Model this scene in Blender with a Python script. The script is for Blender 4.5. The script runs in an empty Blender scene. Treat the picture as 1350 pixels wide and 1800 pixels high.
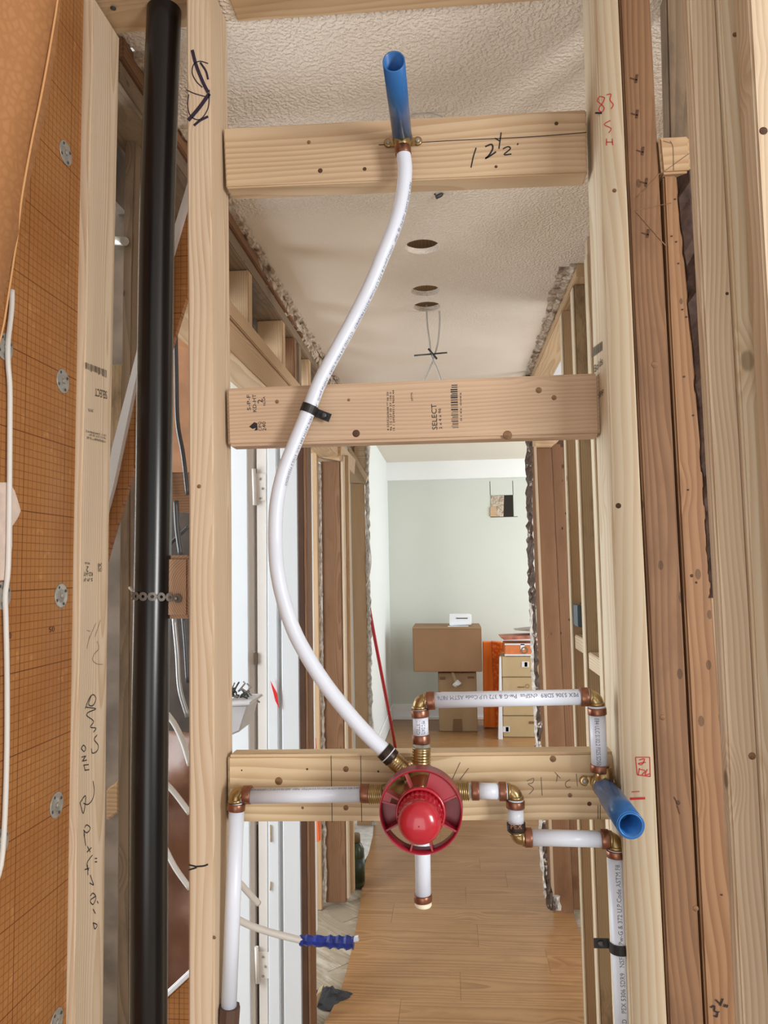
import bpy, bmesh, math, random
from mathutils import Vector, Matrix, noise
random.seed(7)
S = bpy.context.scene
COL = S.collection
# ------------------------------------------------------------ camera
F = 1320.0; CX, CY = 675.0, 900.0; CZ = 1.52
ya, pi_, ro = .08815483, .072969, -.02376738
EY = Vector((math.sin(ya)*math.cos(pi_), math.sin(pi_), math.cos(ya)*math.cos(pi_)))
up = Vector((math.sin(ro), -math.cos(ro), 0)); EZ = (up - EY*up.dot(EY)).normalized(); EX = EY.cross(EZ)
def c2w(v): return Vector((v.dot(EX), v.dot(EY), v.dot(EZ)))
cam = bpy.data.objects.new('camera', bpy.data.cameras.new('camera')); COL.objects.link(cam)
r_, u_, b_ = c2w(Vector((1,0,0))), c2w(Vector((0,-1,0))), c2w(Vector((0,0,-1)))
M = Matrix(((r_.x,u_.x,b_.x,0),(r_.y,u_.y,b_.y,0),(r_.z,u_.z,b_.z,CZ),(0,0,0,1)))
cam.matrix_world = M
cam.data.sensor_fit = 'VERTICAL'; cam.data.sensor_height = 36; cam.data.lens = F*36/1800
cam.data.clip_start = .05; cam.data.clip_end = 60
S.camera = cam
# ------------------------------------------------------------ world, lights, exposure
wd = bpy.data.worlds.new('world'); S.world = wd; wd.use_nodes = True
bg = wd.node_tree.nodes['Background']; bg.inputs[0].default_value = (1.0, .97, .94, 1); bg.inputs[1].default_value = .68
def area(name, loc, target, sx, sy, power, col):
    l = bpy.data.lights.new(name, 'AREA'); l.shape = 'RECTANGLE'; l.size = sx; l.size_y = sy; l.energy = power; l.color = col
    o = bpy.data.objects.new(name, l); COL.objects.link(o); o.location = loc
    o.rotation_euler = (Vector(target)-Vector(loc)).to_track_quat('-Z', 'Y').to_euler(); return o
area('window_light_shower', (1.9, -1.0, 1.5), (0, 1.1, 1.1), .6, .9, 56, (1.0, .975, .95))
area('window_light_end_room', (2.3, 6.2, 1.5), (-.3, 7.0, 1.2), 1.6, 1.6, 60, (.90, .97, 1.0))
area('window_light_side_room', (-1.9, 1.45, 1.5), (-.45, 2.1, 1.2), .5, 1.6, 44, (.84, .93, 1.0))
area('window_light_side_back', (-2.7, 2.8, 1.6), (-.8, 3.5, 1.4), 1.2, 1.4, 30, (.88, .95, 1.0))
area('fill_light_hall_ceiling', (1.5, 2.75, 1.0), (-.2, 2.6, 2.2), .8, 1.2, 16, (1.0, .98, .95))  # added fill, aimed upward to lift the hall ceiling
area('fill_light_behind', (-.1, -1.3, .8), (0, 1.5, 2.3), 1.0, 1.2, 8, (1.0, .97, .94))  # added low fill behind the camera, brightens the near ceiling
S.view_settings.view_transform = 'Standard'; S.view_settings.look = 'None'
S.view_settings.exposure = 0.0; S.view_settings.gamma = 1; S.view_settings.use_curve_mapping = False
# ------------------------------------------------------------ helpers
def W(px, py, Y=None, X=None, Z=None):
    "world point seen at a photo pixel, on the plane Y=, X= or Z="
    w = c2w(Vector((px-CX, py-CY, F)))
    if Y is not None: t = Y/w.y
    elif X is not None: t = X/w.x
    else: t = (Z-CZ)/w.z
    return Vector((w.x*t, w.y*t, w.z*t+CZ))
def lin(c):
    c = c/255.; return c/12.92 if c <= .04045 else ((c+.055)/1.055)**2.4
def rgb(r, g, b): return (lin(r), lin(g), lin(b), 1)
def mesh_obj(name, verts, faces, mat, parent=None, smooth=False, bevel=0, center=True, mats=None):
    me = bpy.data.meshes.new(name)
    o = Vector((0,0,0))
    vs = [Vector(v) for v in verts]
    if center and vs:
        o = sum(vs, Vector((0,0,0)))/len(vs)
    me.from_pydata([v-o for v in vs], [], faces)
    if bevel:
        bm = bmesh.new(); bm.from_mesh(me)
        bm.normal_update()
        bmesh.ops.bevel(bm, geom=[e for e in bm.edges if e.calc_face_angle(1) > .5], offset=bevel, segments=2, affect='EDGES', clamp_overlap=True)
        bm.to_mesh(me); bm.free()
    bm = bmesh.new(); bm.from_mesh(me); bmesh.ops.recalc_face_normals(bm, faces=bm.faces); bm.to_mesh(me); bm.free()
    me.materials.append(mat)
    if smooth:
        for p in me.polygons: p.use_smooth = True
    ob = bpy.data.objects.new(name, me); COL.objects.link(ob)
    ob.location = o
    if parent is not None:
        ob.parent = parent; q = parent; w_ = Vector((0,0,0))
        while q is not None: w_ += q.location; q = q.parent
        ob.location = o - w_
    return ob
def empty(name, loc):
    o = bpy.data.objects.new(name, None); COL.objects.link(o); o.location = loc; o.empty_display_size = .05; return o
def tag(o, label=None, cat=None, group=None, kind=None):
    if label: o['label'] = label
    if cat: o['category'] = cat
    if group: o['group'] = group
    if kind: o['kind'] = kind
    return o
HEX = [(0,1,2,3),(7,6,5,4),(0,4,5,1),(1,5,6,2),(2,6,7,3),(3,7,4,0)]
def prism(name, quad, y0, y1, mat, parent=None, bevel=.0025):
    "front face through four photo pixels on the plane Y=y0, going straight back to Y=y1"
    q = [W(p[0], p[1], Y=y0) for p in quad]
    vs = q + [Vector((v.x, y1, v.z)) for v in q]
    return mesh_obj(name, vs, HEX, mat, parent, bevel=bevel)
def box(name, x0, x1, y0, y1, z0, z1, mat, parent=None, bevel=.0025):
    vs = [(x0,y0,z1),(x1,y0,z1),(x1,y0,z0),(x0,y0,z0),(x0,y1,z1),(x1,y1,z1),(x1,y1,z0),(x0,y1,z0)]
    return mesh_obj(name, vs, HEX, mat, parent, bevel=bevel)
def edge(pts, Y):
    "polyline through photo pixels on plane Y -> X as function of Z"
    w = sorted([W(p[0], p[1], Y=Y) for p in pts], key=lambda v: v.z)
    def f(z):
        for a, b in zip(w[:-1], w[1:]):
            if z <= b.z or b is w[-1]:
                return a.x + (b.x-a.x)*(z-a.z)/(b.z-a.z)
        return w[-1].x
    return f
def post(name, left, right, y0, y1, z0, z1, mat, parent=None, bevel=.0025, n=1, width=None, wob=0):
    fl = edge(left, y0) if left else None
    fr = edge(right, y0) if right else None
    if fl is None: g = fr; fl = lambda z: g(z)-width
    if fr is None: h = fl; fr = lambda z: h(z)+width
    vs = []; fs = []
    for i in range(n+1):
        z = z1 + (z0-z1)*i/n
        a = random.uniform(-wob, wob); b = random.uniform(-wob, wob)
        vs += [(fl(z)+a,y0,z),(fr(z)+b,y0,z),(fr(z)+b,y1,z),(fl(z)+a,y1,z)]
    for i in range(n):
        k = 4*i
        for j in range(4):
            fs.append((k+j, k+(j+1)%4, k+4+(j+1)%4, k+4+j))
    fs.append((3,2,1,0)); k = 4*n; fs.append((k,k+1,k+2,k+3))
    return mesh_obj(name, vs, fs, mat, parent, bevel=bevel)
def sweep(name, pts, r, mat, parent=None, seg=20, smooth=True, cap=True, hollow=0):
    pts = [Vector(p) for p in pts]; n = len(pts)
    rs = r if isinstance(r, (list, tuple)) else [r]*n
    vs = []; fs = []
    t0 = (pts[1]-pts[0]).normalized()
    nn = t0.orthogonal().normalized()
    for i in range(n):
        t = (pts[min(i+1,n-1)]-pts[max(i-1,0)]).normalized()
        nn = (nn - t*nn.dot(t)).normalized(); bb = t.cross(nn)
        for k in range(seg):
            a = 2*math.pi*k/seg
            vs.append(pts[i] + (nn*math.cos(a)+bb*math.sin(a))*rs[i])
    for i in range(n-1):
        for k in range(seg):
            fs.append((i*seg+k, i*seg+(k+1)%seg, (i+1)*seg+(k+1)%seg, (i+1)*seg+k))
    if cap: fs.append(tuple(range(seg))[::-1]); fs.append(tuple((n-1)*seg+k for k in range(seg)))
    o = mesh_obj(name, vs, fs, mat, parent, smooth=smooth)
    if cap and smooth:
        o.data.polygons[-1].use_smooth = False; o.data.polygons[-2].use_smooth = False
    return o
def lathe(name, prof, org, axis, mat, parent=None, seg=32, smooth=True, scal=None):
    "prof: list of (distance along axis, radius)"
    ax = Vector(axis).normalized(); nn = ax.orthogonal().normalized(); bb = ax.cross(nn); org = Vector(org)
    vs = []; fs = []
    for (d, r) in prof:
        for k in range(seg):
            a = 2*math.pi*k/seg; rr = r*(1+(scal if (scal and k % 2) else 0))
            vs.append(org + ax*d + (nn*math.cos(a)+bb*math.sin(a))*max(rr, 1e-5))
    n = len(prof)
    for i in range(n-1):
        for k in range(seg):
            fs.append((i*seg+k, i*seg+(k+1)%seg, (i+1)*seg+(k+1)%seg, (i+1)*seg+k))
    if prof[0] != prof[-1]:
        fs.append(tuple(range(seg))[::-1]); fs.append(tuple((n-1)*seg+k for k in range(seg)))
    else:
        for k in range(seg): pass
    return mesh_obj(name, vs, fs, mat, parent, smooth=smooth)
def spline(pts, n=8):
    "Catmull-Rom through points"
    P = [Vector(p) for p in pts]; P = [P[0]*2-P[1]] + P + [P[-1]*2-P[-2]]; out = []
    for i in range(1, len(P)-2):
        for k in range(n):
            t = k/n
            out.append(.5*((2*P[i])+(P[i+1]-P[i-1])*t+(2*P[i-1]-5*P[i]+4*P[i+1]-P[i+2])*t*t+(3*P[i]-P[i-1]-3*P[i+1]+P[i+2])*t**3))
    out.append(P[-2]); return out
# text and marks ------------------------------------------------
_tc = {}
def text2d(s):
    if s in _tc: return _tc[s]
    c = bpy.data.curves.new('t', 'FONT'); c.body = s; c.size = 1; c.resolution_u = 2
    o = bpy.data.objects.new('t', c); COL.objects.link(o)
    me = bpy.data.meshes.new_from_object(o)
    vs = [(v.co.x, v.co.y) for v in me.vertices]; fs = [tuple(p.vertices) for p in me.polygons]
    bpy.data.objects.remove(o); bpy.data.meshes.remove(me)
    x0 = min(v[0] for v in vs); x1 = max(v[0] for v in vs)
    vs = [((v[0]-x0)/(x1-x0), v[1]/.7) for v in vs]
    _tc[s] = (vs, fs, x1-x0); return _tc[s]
def lettering(s, a, b, h, normal, mat, parent, name='lettering', lift=.0004):
    "flat printed line from world point a to b (baseline), letter height h"
    vs, fs, _ = text2d(s); a = Vector(a); b = Vector(b); n = Vector(normal).normalized()
    u = b-a; v = n.cross(u).normalized()*h; a = a+n*lift
    return mesh_obj(name, [a+u*x+v*y for x, y in vs], fs, mat, parent)
def pipe_lettering(s, path, r, h, toward, mat, parent, start=.0, end=1., lift=.00025, flip=False):
    "line of print wrapped on a pipe; path in world; toward = direction of the side that carries it"
    vs, fs, _ = text2d(s); P = [Vector(p) for p in path]
    L = [0]
    for p, q in zip(P[:-1], P[1:]): L.append(L[-1]+(q-p).length)
    out = []
    for x, y in vs:
        d = (start+(end-start)*(1-x if flip else x))*L[-1]
        i = 0
        while i < len(L)-2 and L[i+1] < d: i += 1
        t = (P[i+1]-P[i]).normalized(); c = P[i]+t*(d-L[i])
        w = Vector(toward); w = (w-t*w.dot(t)).normalized(); s_ = w.cross(t)
        if flip: s_ = -s_
        ang = (y-.5)*h/r
        out.append(c+(w*math.cos(ang)+s_*math.sin(ang))*(r+lift))
    return mesh_obj('lettering', out, fs, mat, parent)
def stroke(pts, width, normal, mat, parent, name='marker_stroke', lift=.0005):
    n = Vector(normal).normalized(); P = [Vector(p)+n*lift for p in pts]; vs = []; fs = []
    for i, p in enumerate(P):
        t = (P[min(i+1,len(P)-1)]-P[max(i-1,0)])
        if t.length < 1e-9: t = Vector((1,0,0))
        s_ = n.cross(t.normalized())*width/2
        vs += [p+s_, p-s_]
        if i: fs.append((2*i-2, 2*i-1, 2*i+1, 2*i))
    return vs, fs
def scribble(name, strokes, width, mat, parent, Y=None, X=None, normal=(0,-1,0)):
    V = []; Fc = []
    for s_ in strokes:
        w = width
        if isinstance(s_, tuple): w, s_ = s_
        pts = [W(p[0], p[1], Y=Y, X=X) for p in s_]
        if len(pts) > 2: pts = spline(pts, 4)
        v, f = stroke(pts, w, normal, mat, parent); k = len(V)
        V += v; Fc += [tuple(i+k for i in q) for q in f]
    return mesh_obj(name, V, Fc, mat, parent)
def ragged(name, path, r, mat, parent=None, jit=.5, seg=8, step=.02, squash=(1,1)):
    "crumbled plaster edge: an irregular lumpy strip along a world path"
    pts = [Vector(p) for p in path]; out = []
    for a, b in zip(pts[:-1], pts[1:]):
        n = max(1, int((b-a).length/step))
        for i in range(n): out.append(a+(b-a)*i/n)
    out.append(pts[-1]); vs = []; fs = []
    for i, p in enumerate(out):
        t = (out[min(i+1,len(out)-1)]-out[max(i-1,0)]).normalized(); nn = t.cross(Vector((0,0,1)))
        if nn.length < .3: nn = t.cross(Vector((0,1,0)))
        nn.normalize(); bb = t.cross(nn)
        for k in range(seg):
            a = 2*math.pi*k/seg; q = r*(1+random.uniform(-jit, jit))
            vs.append(p+nn*math.cos(a)*q*squash[0]+bb*math.sin(a)*q*squash[1])
    for i in range(len(out)-1):
        for k in range(seg): fs.append((i*seg+k, i*seg+(k+1)%seg, (i+1)*seg+(k+1)%seg, (i+1)*seg+k))
    fs.append(tuple(range(seg))[::-1]); fs.append(tuple((len(out)-1)*seg+k for k in range(seg)))
    return mesh_obj(name, vs, fs, mat, parent)
# ------------------------------------------------------------ materials
class N:
    def __init__(s, name):
        s.m = bpy.data.materials.new(name); s.m.use_nodes = True; s.t = s.m.node_tree; s.b = s.t.nodes['Principled BSDF']
    def n(s, typ, **k):
        nd = s.t.nodes.new(typ)
        for a, v in k.items(): setattr(nd, a, v)
        return nd
    def l(s, a, b): s.t.links.new(a, b)
    def math(s, op, a, b=None, c=None, clamp=False):
        nd = s.n('ShaderNodeMath', operation=op); nd.use_clamp = clamp
        for i, v in enumerate((a, b, c)):
            if v is None: continue
            if hasattr(v, 'links'): s.l(v, nd.inputs[i])
            else: nd.inputs[i].default_value = v
        return nd.outputs[0]
    def noise(s, vec, scale, detail=3, rough=.5):
        nd = s.n('ShaderNodeTexNoise'); nd.inputs['Scale'].default_value = scale; nd.inputs['Detail'].default_value = detail
        nd.inputs['Roughness'].default_value = rough; s.l(vec, nd.inputs['Vector']); return nd.outputs[0]
    def ramp(s, fac, lo, hi):
        nd = s.n('ShaderNodeMapRange'); nd.interpolation_type = 'SMOOTHSTEP'
        s.l(fac, nd.inputs[0]); nd.inputs[1].default_value = lo; nd.inputs[2].default_value = hi; return nd.outputs[0]
    def mix(s, fac, a, b):
        nd = s.n('ShaderNodeMix', data_type='RGBA')
        if hasattr(fac, 'links'): s.l(fac, nd.inputs[0])
        else: nd.inputs[0].default_value = fac
        for i, v in ((6, a), (7, b)):
            if hasattr(v, 'links'): s.l(v, nd.inputs[i])
            else: nd.inputs[i].default_value = v
        return nd.outputs[2]
    def bump(s, h, strength, dist):
        nd = s.n('ShaderNodeBump'); nd.inputs['Strength'].default_value = strength; nd.inputs['Distance'].default_value = dist
        s.l(h, nd.inputs['Height']); s.l(nd.outputs[0], s.b.inputs['Normal'])
    def obj(s): return s.n('ShaderNodeTexCoord').outputs['Object']
def plain(name, col, rough=.5, metal=0, coat=0, var=0, scale=20, spec=.5, bump=0):
    k = N(name); k.b.inputs['Roughness'].default_value = rough; k.b.inputs['Metallic'].default_value = metal
    k.b.inputs['Coat Weight'].default_value = coat; k.b.inputs['Specular IOR Level'].default_value = spec
    o = k.obj(); n_ = k.noise(o, scale, 4)
    dark = tuple(c*(1-var) for c in col[:3])+(1,)
    k.l(k.mix(k.ramp(n_, .3, .7), col, dark), k.b.inputs['Base Color'])
    if bump: k.bump(n_, .5, bump)
    return k.m
def wood(name, axis, base, dark, contrast=.5, knots=.8, stain=0, stain_col=None, ring=.0055, rough=.62, nail=0, sc=1, pith=(.012,.055)):
    if axis == 'Z' and pith == (.012,.055): pith = (.045,.028); ring *= .85
    k = N(name); o = k.obj(); rnd = k.n('ShaderNodeObjectInfo').outputs['Random']
    sep = k.n('ShaderNodeSeparateXYZ'); k.l(o, sep.inputs[0]); c = {'X':0,'Y':1,'Z':2}
    g = sep.outputs[c[axis]]; ab = [sep.outputs[i] for i in range(3) if i != c[axis]]
    off = k.math('MULTIPLY', rnd, 37.)
    g2 = k.math('ADD', g, off)
    def vec(sa, sb, sg):
        cb = k.n('ShaderNodeCombineXYZ'); k.l(k.math('MULTIPLY', ab[0], sa), cb.inputs[0]); k.l(k.math('MULTIPLY', ab[1], sb), cb.inputs[1]); k.l(k.math('MULTIPLY', g2, sg), cb.inputs[2]); return cb.outputs[0]
    slow = k.noise(vec(7*sc, 7*sc, 1.6*sc), 1, 2)
    vo = k.n('ShaderNodeTexVoronoi'); vo.inputs['Scale'].default_value = 1; k.l(vec(9*sc, 9*sc, 5.5*sc), vo.inputs['Vector'])
    sc_ = k.n('ShaderNodeSeparateColor'); k.l(vo.outputs['Color'], sc_.inputs[0])
    sel = k.math('GREATER_THAN', sc_.outputs[0], .62)
    halo = k.math('MULTIPLY', k.math('SUBTRACT', 1, k.ramp(vo.outputs['Distance'], .02, .30)), sel)
    core = k.math('MULTIPLY', k.math('SUBTRACT', 1, k.ramp(vo.outputs['Distance'], .05, .085)), sel)
    r0 = k.math('MULTIPLY', k.math('SUBTRACT', rnd, .5), .05)
    a_ = k.math('ADD', k.math('SUBTRACT', ab[0], pith[0]), r0); b_ = k.math('SUBTRACT', ab[1], pith[1])
    rr = k.math('SQRT', k.math('ADD', k.math('MULTIPLY', a_, a_), k.math('MULTIPLY', b_, b_)))
    rr = k.math('ADD', rr, k.math('MULTIPLY', slow, .042/sc)); rr = k.math('ADD', rr, k.math('MULTIPLY', halo, .014/sc))
    ph = k.math('FRACT', k.math('MULTIPLY', rr, 1/ring))
    late = k.math('MULTIPLY', k.ramp(ph, .15, .92), k.math('SUBTRACT', 1, k.ramp(ph, .94, 1.)))
    fib = k.noise(vec(320, 320, 7), 1, 2)
    mid = k.noise(vec(30, 30, 2.5), 1, 3)
    colr = k.mix(k.math('MULTIPLY', late, contrast), base, dark)
    lite = tuple(min(1, v*1.12) for v in base[:3])+(1,); dk = tuple(v*.80 for v in base[:3])+(1,)
    colr = k.mix(k.math('MULTIPLY', k.ramp(fib, .45, .75), .22), colr, dk)
    colr = k.mix(k.math('MULTIPLY', k.ramp(mid, .4, .7), .35), colr, lite)
    colr = k.mix(k.math('MULTIPLY', halo, .30*knots), colr, dark)
    kd = tuple(v*.35 for v in dark[:3])+(1,)
    colr = k.mix(k.math('MULTIPLY', core, knots), colr, kd)
    if stain:
        st = k.noise(vec(14, 14, 5), 1, 5, .65)
        colr = k.mix(k.math('MULTIPLY', k.ramp(st, .48, .68), stain), colr, stain_col or dk)
    if nail:
        v2 = k.n('ShaderNodeTexVoronoi'); v2.inputs['Scale'].default_value = 1; k.l(vec(26, 26, 14), v2.inputs['Vector'])
        s2 = k.n('ShaderNodeSeparateColor'); k.l(v2.outputs['Color'], s2.inputs[0])
        nm = k.math('MULTIPLY', k.math('LESS_THAN', v2.outputs['Distance'], .10), k.math('GREATER_THAN', s2.outputs[1], .72))
        colr = k.mix(k.math('MULTIPLY', nm, nail), colr, (.012,.008,.005,1))
    k.l(colr, k.b.inputs['Base Color']); k.b.inputs['Roughness'].default_value = rough
    k.b.inputs['Specular IOR Level'].default_value = .3
    k.bump(k.math('ADD', k.math('MULTIPLY', fib, .5), k.math('MULTIPLY', late, .5)), .35, .0006)
    return k.m
PB, PD = rgb(208,189,164), rgb(172,138,102)
pine = {a: wood('pine_'+a, a, PB, PD, .55) for a in 'XYZ'}
pine2 = {a: wood('pine_warm_'+a, a, rgb(196,168,134), rgb(160,120,82), .5) for a in 'XYZ'}
pine_pale = wood('pine_pale', 'Z', rgb(214,200,176), rgb(190,162,124), .6, knots=.6, ring=.009)
pine_face = wood('pine_bold', 'X', rgb(198,174,144), rgb(162,124,88), .55, knots=.9, ring=.008)
pine_mid = wood('pine_smooth', 'X', rgb(194,168,142), rgb(166,132,104), .5, knots=.9, ring=.006)
old = {a: wood('old_brown_'+a, a, rgb(138,102,74), rgb(102,70,46), .6, knots=.7, stain=.35, stain_col=rgb(110,76,50), nail=.9) for a in 'XYZ'}
fir = wood('old_fir', 'Z', rgb(160,124,92), rgb(122,84,56), .65, knots=.8, stain=.4, stain_col=rgb(132,96,68), ring=.0048, nail=.5, pith=(.06,.05))
fir_red = wood('old_fir_red', 'Z', rgb(140,106,78), rgb(100,70,48), .7, knots=.9, stain=.5, stain_col=rgb(108,78,58), ring=.0052, nail=.5)
grey_wood = {a: wood('weathered_'+a, a, rgb(140,120,98), rgb(100,82,64), .5, stain=.7, stain_col=rgb(96,84,74), nail=.5) for a in 'XYZ'}
mottled = wood('mottled_stud', 'Z', rgb(170,148,116), rgb(128,104,76), .4, stain=.8, stain_col=rgb(110,90,68), knots=.9)
endgrain = wood('end_grain', 'Y', rgb(204,172,144), rgb(156,118,90), .8, knots=0, ring=.0035, pith=(.035,-.005))
bark = plain('bark', rgb(86,66,58), .9, var=.5, scale=60, bump=.006)
popcorn = N('stippled_ceiling')
o = popcorn.obj(); sp = popcorn.n('ShaderNodeSeparateXYZ'); popcorn.l(o, sp.inputs[0])
w1 = popcorn.noise(o, 150, 2, .5); w2 = popcorn.noise(o, 3, 3)
xx = popcorn.math('ADD', sp.outputs[0], popcorn.math('MULTIPLY', w2, .25))
m1 = popcorn.math('ADD', popcorn.ramp(xx, -.14, .06), popcorn.math('SUBTRACT', 1, popcorn.ramp(sp.outputs[1], 1.70, 1.85)), clamp=True)
m1 = popcorn.math('MULTIPLY', m1, popcorn.math('SUBTRACT', 1, popcorn.ramp(sp.outputs[1], 2.6, 3.0)))
h = popcorn.math('MULTIPLY', popcorn.ramp(w1, .38, .68), m1)
popcorn.bump(h, .8, .0026)
popcorn.l(popcorn.mix(popcorn.ramp(w2, .35, .7), rgb(238,228,216), rgb(232,220,206)), popcorn.b.inputs['Base Color'])
popcorn.b.inputs['Roughness'].default_value = .42
popcorn = popcorn.m
plaster = N('broken_plaster'); o = plaster.obj(); a = plaster.noise(o, 45, 5, .65); b = plaster.noise(o, 14, 3)
plaster.l(plaster.mix(plaster.ramp(b, .5, .66), plaster.mix(plaster.ramp(a, .42, .6), rgb(204,190,174), rgb(164,146,126)), rgb(112,88,70)), plaster.b.inputs['Base Color'])
plaster.b.inputs['Roughness'].default_value = .95; plaster.bump(a, 1, .008); plaster = plaster.m
plaster_pale = plain('chipped_white_plaster', rgb(212,206,198), .9, var=.45, scale=50, bump=.005)
plaster_dark = N('dark_broken_edge'); o = plaster_dark.obj(); a = plaster_dark.noise(o, 18, 5, .7)
plaster_dark.l(plaster_dark.mix(plaster_dark.ramp(a, .56, .66), rgb(66,48,36), rgb(205,200,192)), plaster_dark.b.inputs['Base Color']); plaster_dark = plaster_dark.m
def gridboard(name, A, B):
    k = N(name); o = k.obj(); sp = k.n('ShaderNodeSeparateXYZ'); k.l(o, sp.inputs[0])
    def line(v, per, wd_):
        return k.math('LESS_THAN', k.math('PINGPONG', v, per/2), wd_/2)
    u, v = sp.outputs['XYZ'.index(A)], sp.outputs['XYZ'.index(B)]
    fine = k.math('MAXIMUM', line(u, .01, .0011), line(v, .01, .0011))
    bold = k.math('MAXIMUM', line(u, .1, .0014), line(v, .1, .0014))
    n1 = k.noise(o, 9, 4); n2 = k.noise(o, 55, 3)
    c = k.mix(k.ramp(n1, .3, .7), rgb(162,112,64), rgb(152,100,54))
    c = k.mix(k.math('MULTIPLY', k.ramp(n2, .62, .75), .35), c, rgb(200,148,94))
    c = k.mix(k.math('MULTIPLY', fine, .75), c, rgb(112,64,26))
    c = k.mix(k.math('MULTIPLY', bold, .8), c, rgb(92,44,12))
    k.l(c, k.b.inputs['Base Color']); k.b.inputs['Roughness'].default_value = .6
    k.b.inputs['Specular IOR Level'].default_value = .3
    return k.m
kerdi = gridboard('orange_grid_board', 'Y', 'Z'); kerdi_lean = gridboard('orange_grid_leaning', 'X', 'Z')
flapm = N('orange_fleece'); o = flapm.obj(); vo = flapm.n('ShaderNodeTexVoronoi', feature='DISTANCE_TO_EDGE'); vo.inputs['Scale'].default_value = 95; flapm.l(o, vo.inputs['Vector'])
flapm.l(flapm.mix(flapm.ramp(vo.outputs[0], .0, .3), rgb(166,116,72), rgb(176,126,80)), flapm.b.inputs['Base Color']); flapm.b.inputs['Roughness'].default_value = .8; flapm = flapm.m
flap_edge = plain('orange_fleece_edge', rgb(200,150,100), .8)
abs_black = plain('black_pipe', (.006,.006,.007,1), .26, var=.3, scale=8)
pex = plain('white_pex', rgb(218,226,240), .32, var=.02)
pex_grey = plain('white_tube_cable', rgb(206,203,198), .45)
copper = plain('copper_crimp', rgb(158,108,86), .34, metal=.85, var=.35, scale=60)
copper_dark = plain('dark_crimp', rgb(58,44,38), .4, metal=.5, var=.3, scale=90)
brass = plain('brass', rgb(184,158,112), .28, metal=.95, var=.35, scale=70)
brass_dull = plain('dull_brass', rgb(150,126,84), .42, metal=.9, var=.4, scale=60)
steel = plain('zinc_steel', rgb(176,172,164), .42, metal=.45, var=.3, scale=60)
steel_dk = plain('dark_steel', rgb(96,98,100), .45, metal=.7, var=.4, scale=50)
redp = N('red_plastic'); redp.b.inputs['Base Color'].default_value = rgb(176,28,46); redp.b.inputs['Roughness'].default_value = .22; redp.b.inputs['Coat Weight'].default_value = .4
redp.b.inputs['Subsurface Weight'].default_value = .08; redp.b.inputs['Subsurface Radius'].default_value = (.02,.003,.003); redp = redp.m
redd = plain('red_plastic_guard', rgb(156,32,50), .35, var=.08)
bluep = plain('blue_pipe', rgb(36,104,172), .33, var=.22, scale=14, coat=.2)
tapeblue = plain('blue_tape', rgb(28,52,150), .35, var=.45, scale=60, bump=.003)
ink = plain('black_ink', (.012,.010,.016,1), .7); ink2 = plain('grey_ink', rgb(70,62,56), .8); inkred = plain('red_ink', rgb(206,52,52), .7); pencil = plain('pencil', rgb(120,100,84), .8)
inkgrey = plain('print_on_pipe', rgb(96,100,120), .6)
clampb = plain('black_clamp', rgb(26,25,26), .5); clampbr = plain('brown_clamp', rgb(84,60,50), .5)
white_paint = plain('white_door_paint', rgb(232,236,240), .4, var=.03, scale=5)
cream = plain('cream_jamb_paint', rgb(222,214,206), .45, var=.06, scale=8)
groove = plain('hinge_screw_greige', rgb(150,136,122), .7)  # grey-beige of the hinge screws
white_wall = plain('white_wall', rgb(226,230,228), .8)
green_wall = plain('pale_green_wall', rgb(208,211,202), .75, var=.03, scale=2)
trim_white = plain('white_trim', rgb(238,240,240), .45)
ceil_far = plain('far_ceiling', rgb(222,214,200), .8)
card = {n: plain('card_'+n, c, .75, var=.06, scale=6) for n, c in (('brown', rgb(148,112,80)), ('kraft', rgb(160,132,100)), ('sand', rgb(188,164,124)), ('dark', rgb(122,90,62)))}
foam_orange = N('orange_dimple'); o = foam_orange.obj(); vo = foam_orange.n('ShaderNodeTexVoronoi'); vo.inputs['Scale'].default_value = 28; foam_orange.l(o, vo.inputs['Vector'])
foam_orange.l(foam_orange.mix(foam_orange.ramp(vo.outputs[0], .2, .6), rgb(255,132,30), rgb(226,96,8)), foam_orange.b.inputs['Base Color']); foam_orange.bump(vo.outputs[0], .8, .01); foam_orange = foam_orange.m
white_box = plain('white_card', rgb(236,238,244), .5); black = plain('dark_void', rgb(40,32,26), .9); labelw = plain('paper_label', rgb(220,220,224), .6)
foil = plain('foil_insulation', rgb(160,148,136), .42, metal=.35, var=.5, scale=9, bump=.012)
membrane = plain('brown_plastic_sheet', rgb(116,76,54), .5, var=.35, scale=7, bump=.01)
cable_b = plain('dark_cable', rgb(62,62,64), .4); cable_s = plain('silver_cable', rgb(150,150,150), .35, metal=.4)
glass_green = plain('green_bottle', rgb(56,66,40), .25, var=.4, scale=25); cap_b = plain('bottle_cap', rgb(112,92,62), .5)
bucket_w = plain('bucket_white', rgb(222,224,226), .4); bucket_b = plain('bucket_blue', rgb(40,92,176), .4)
cloth = plain('dark_cloth', rgb(66,68,72), .9, var=.4, scale=40, bump=.006)
paper = plain('white_dust_sheet', rgb(224,222,218), .8, var=.25, scale=24)
steel_box = plain('blue_grey_box', rgb(92,108,118), .45, metal=.4)
redtag = plain('red_tag', rgb(226,40,40), .5)
lam = wood('laminate_plank', 'X', rgb(164,124,84), rgb(122,86,54), .6, knots=0, ring=.014, rough=.3, stain=.6, stain_col=rgb(142,104,66), sc=.6)
oldplank = wood('old_subfloor', 'X', rgb(160,146,126), rgb(120,106,88), .5, stain=.8, stain_col=rgb(194,186,172), nail=.5)
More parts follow.
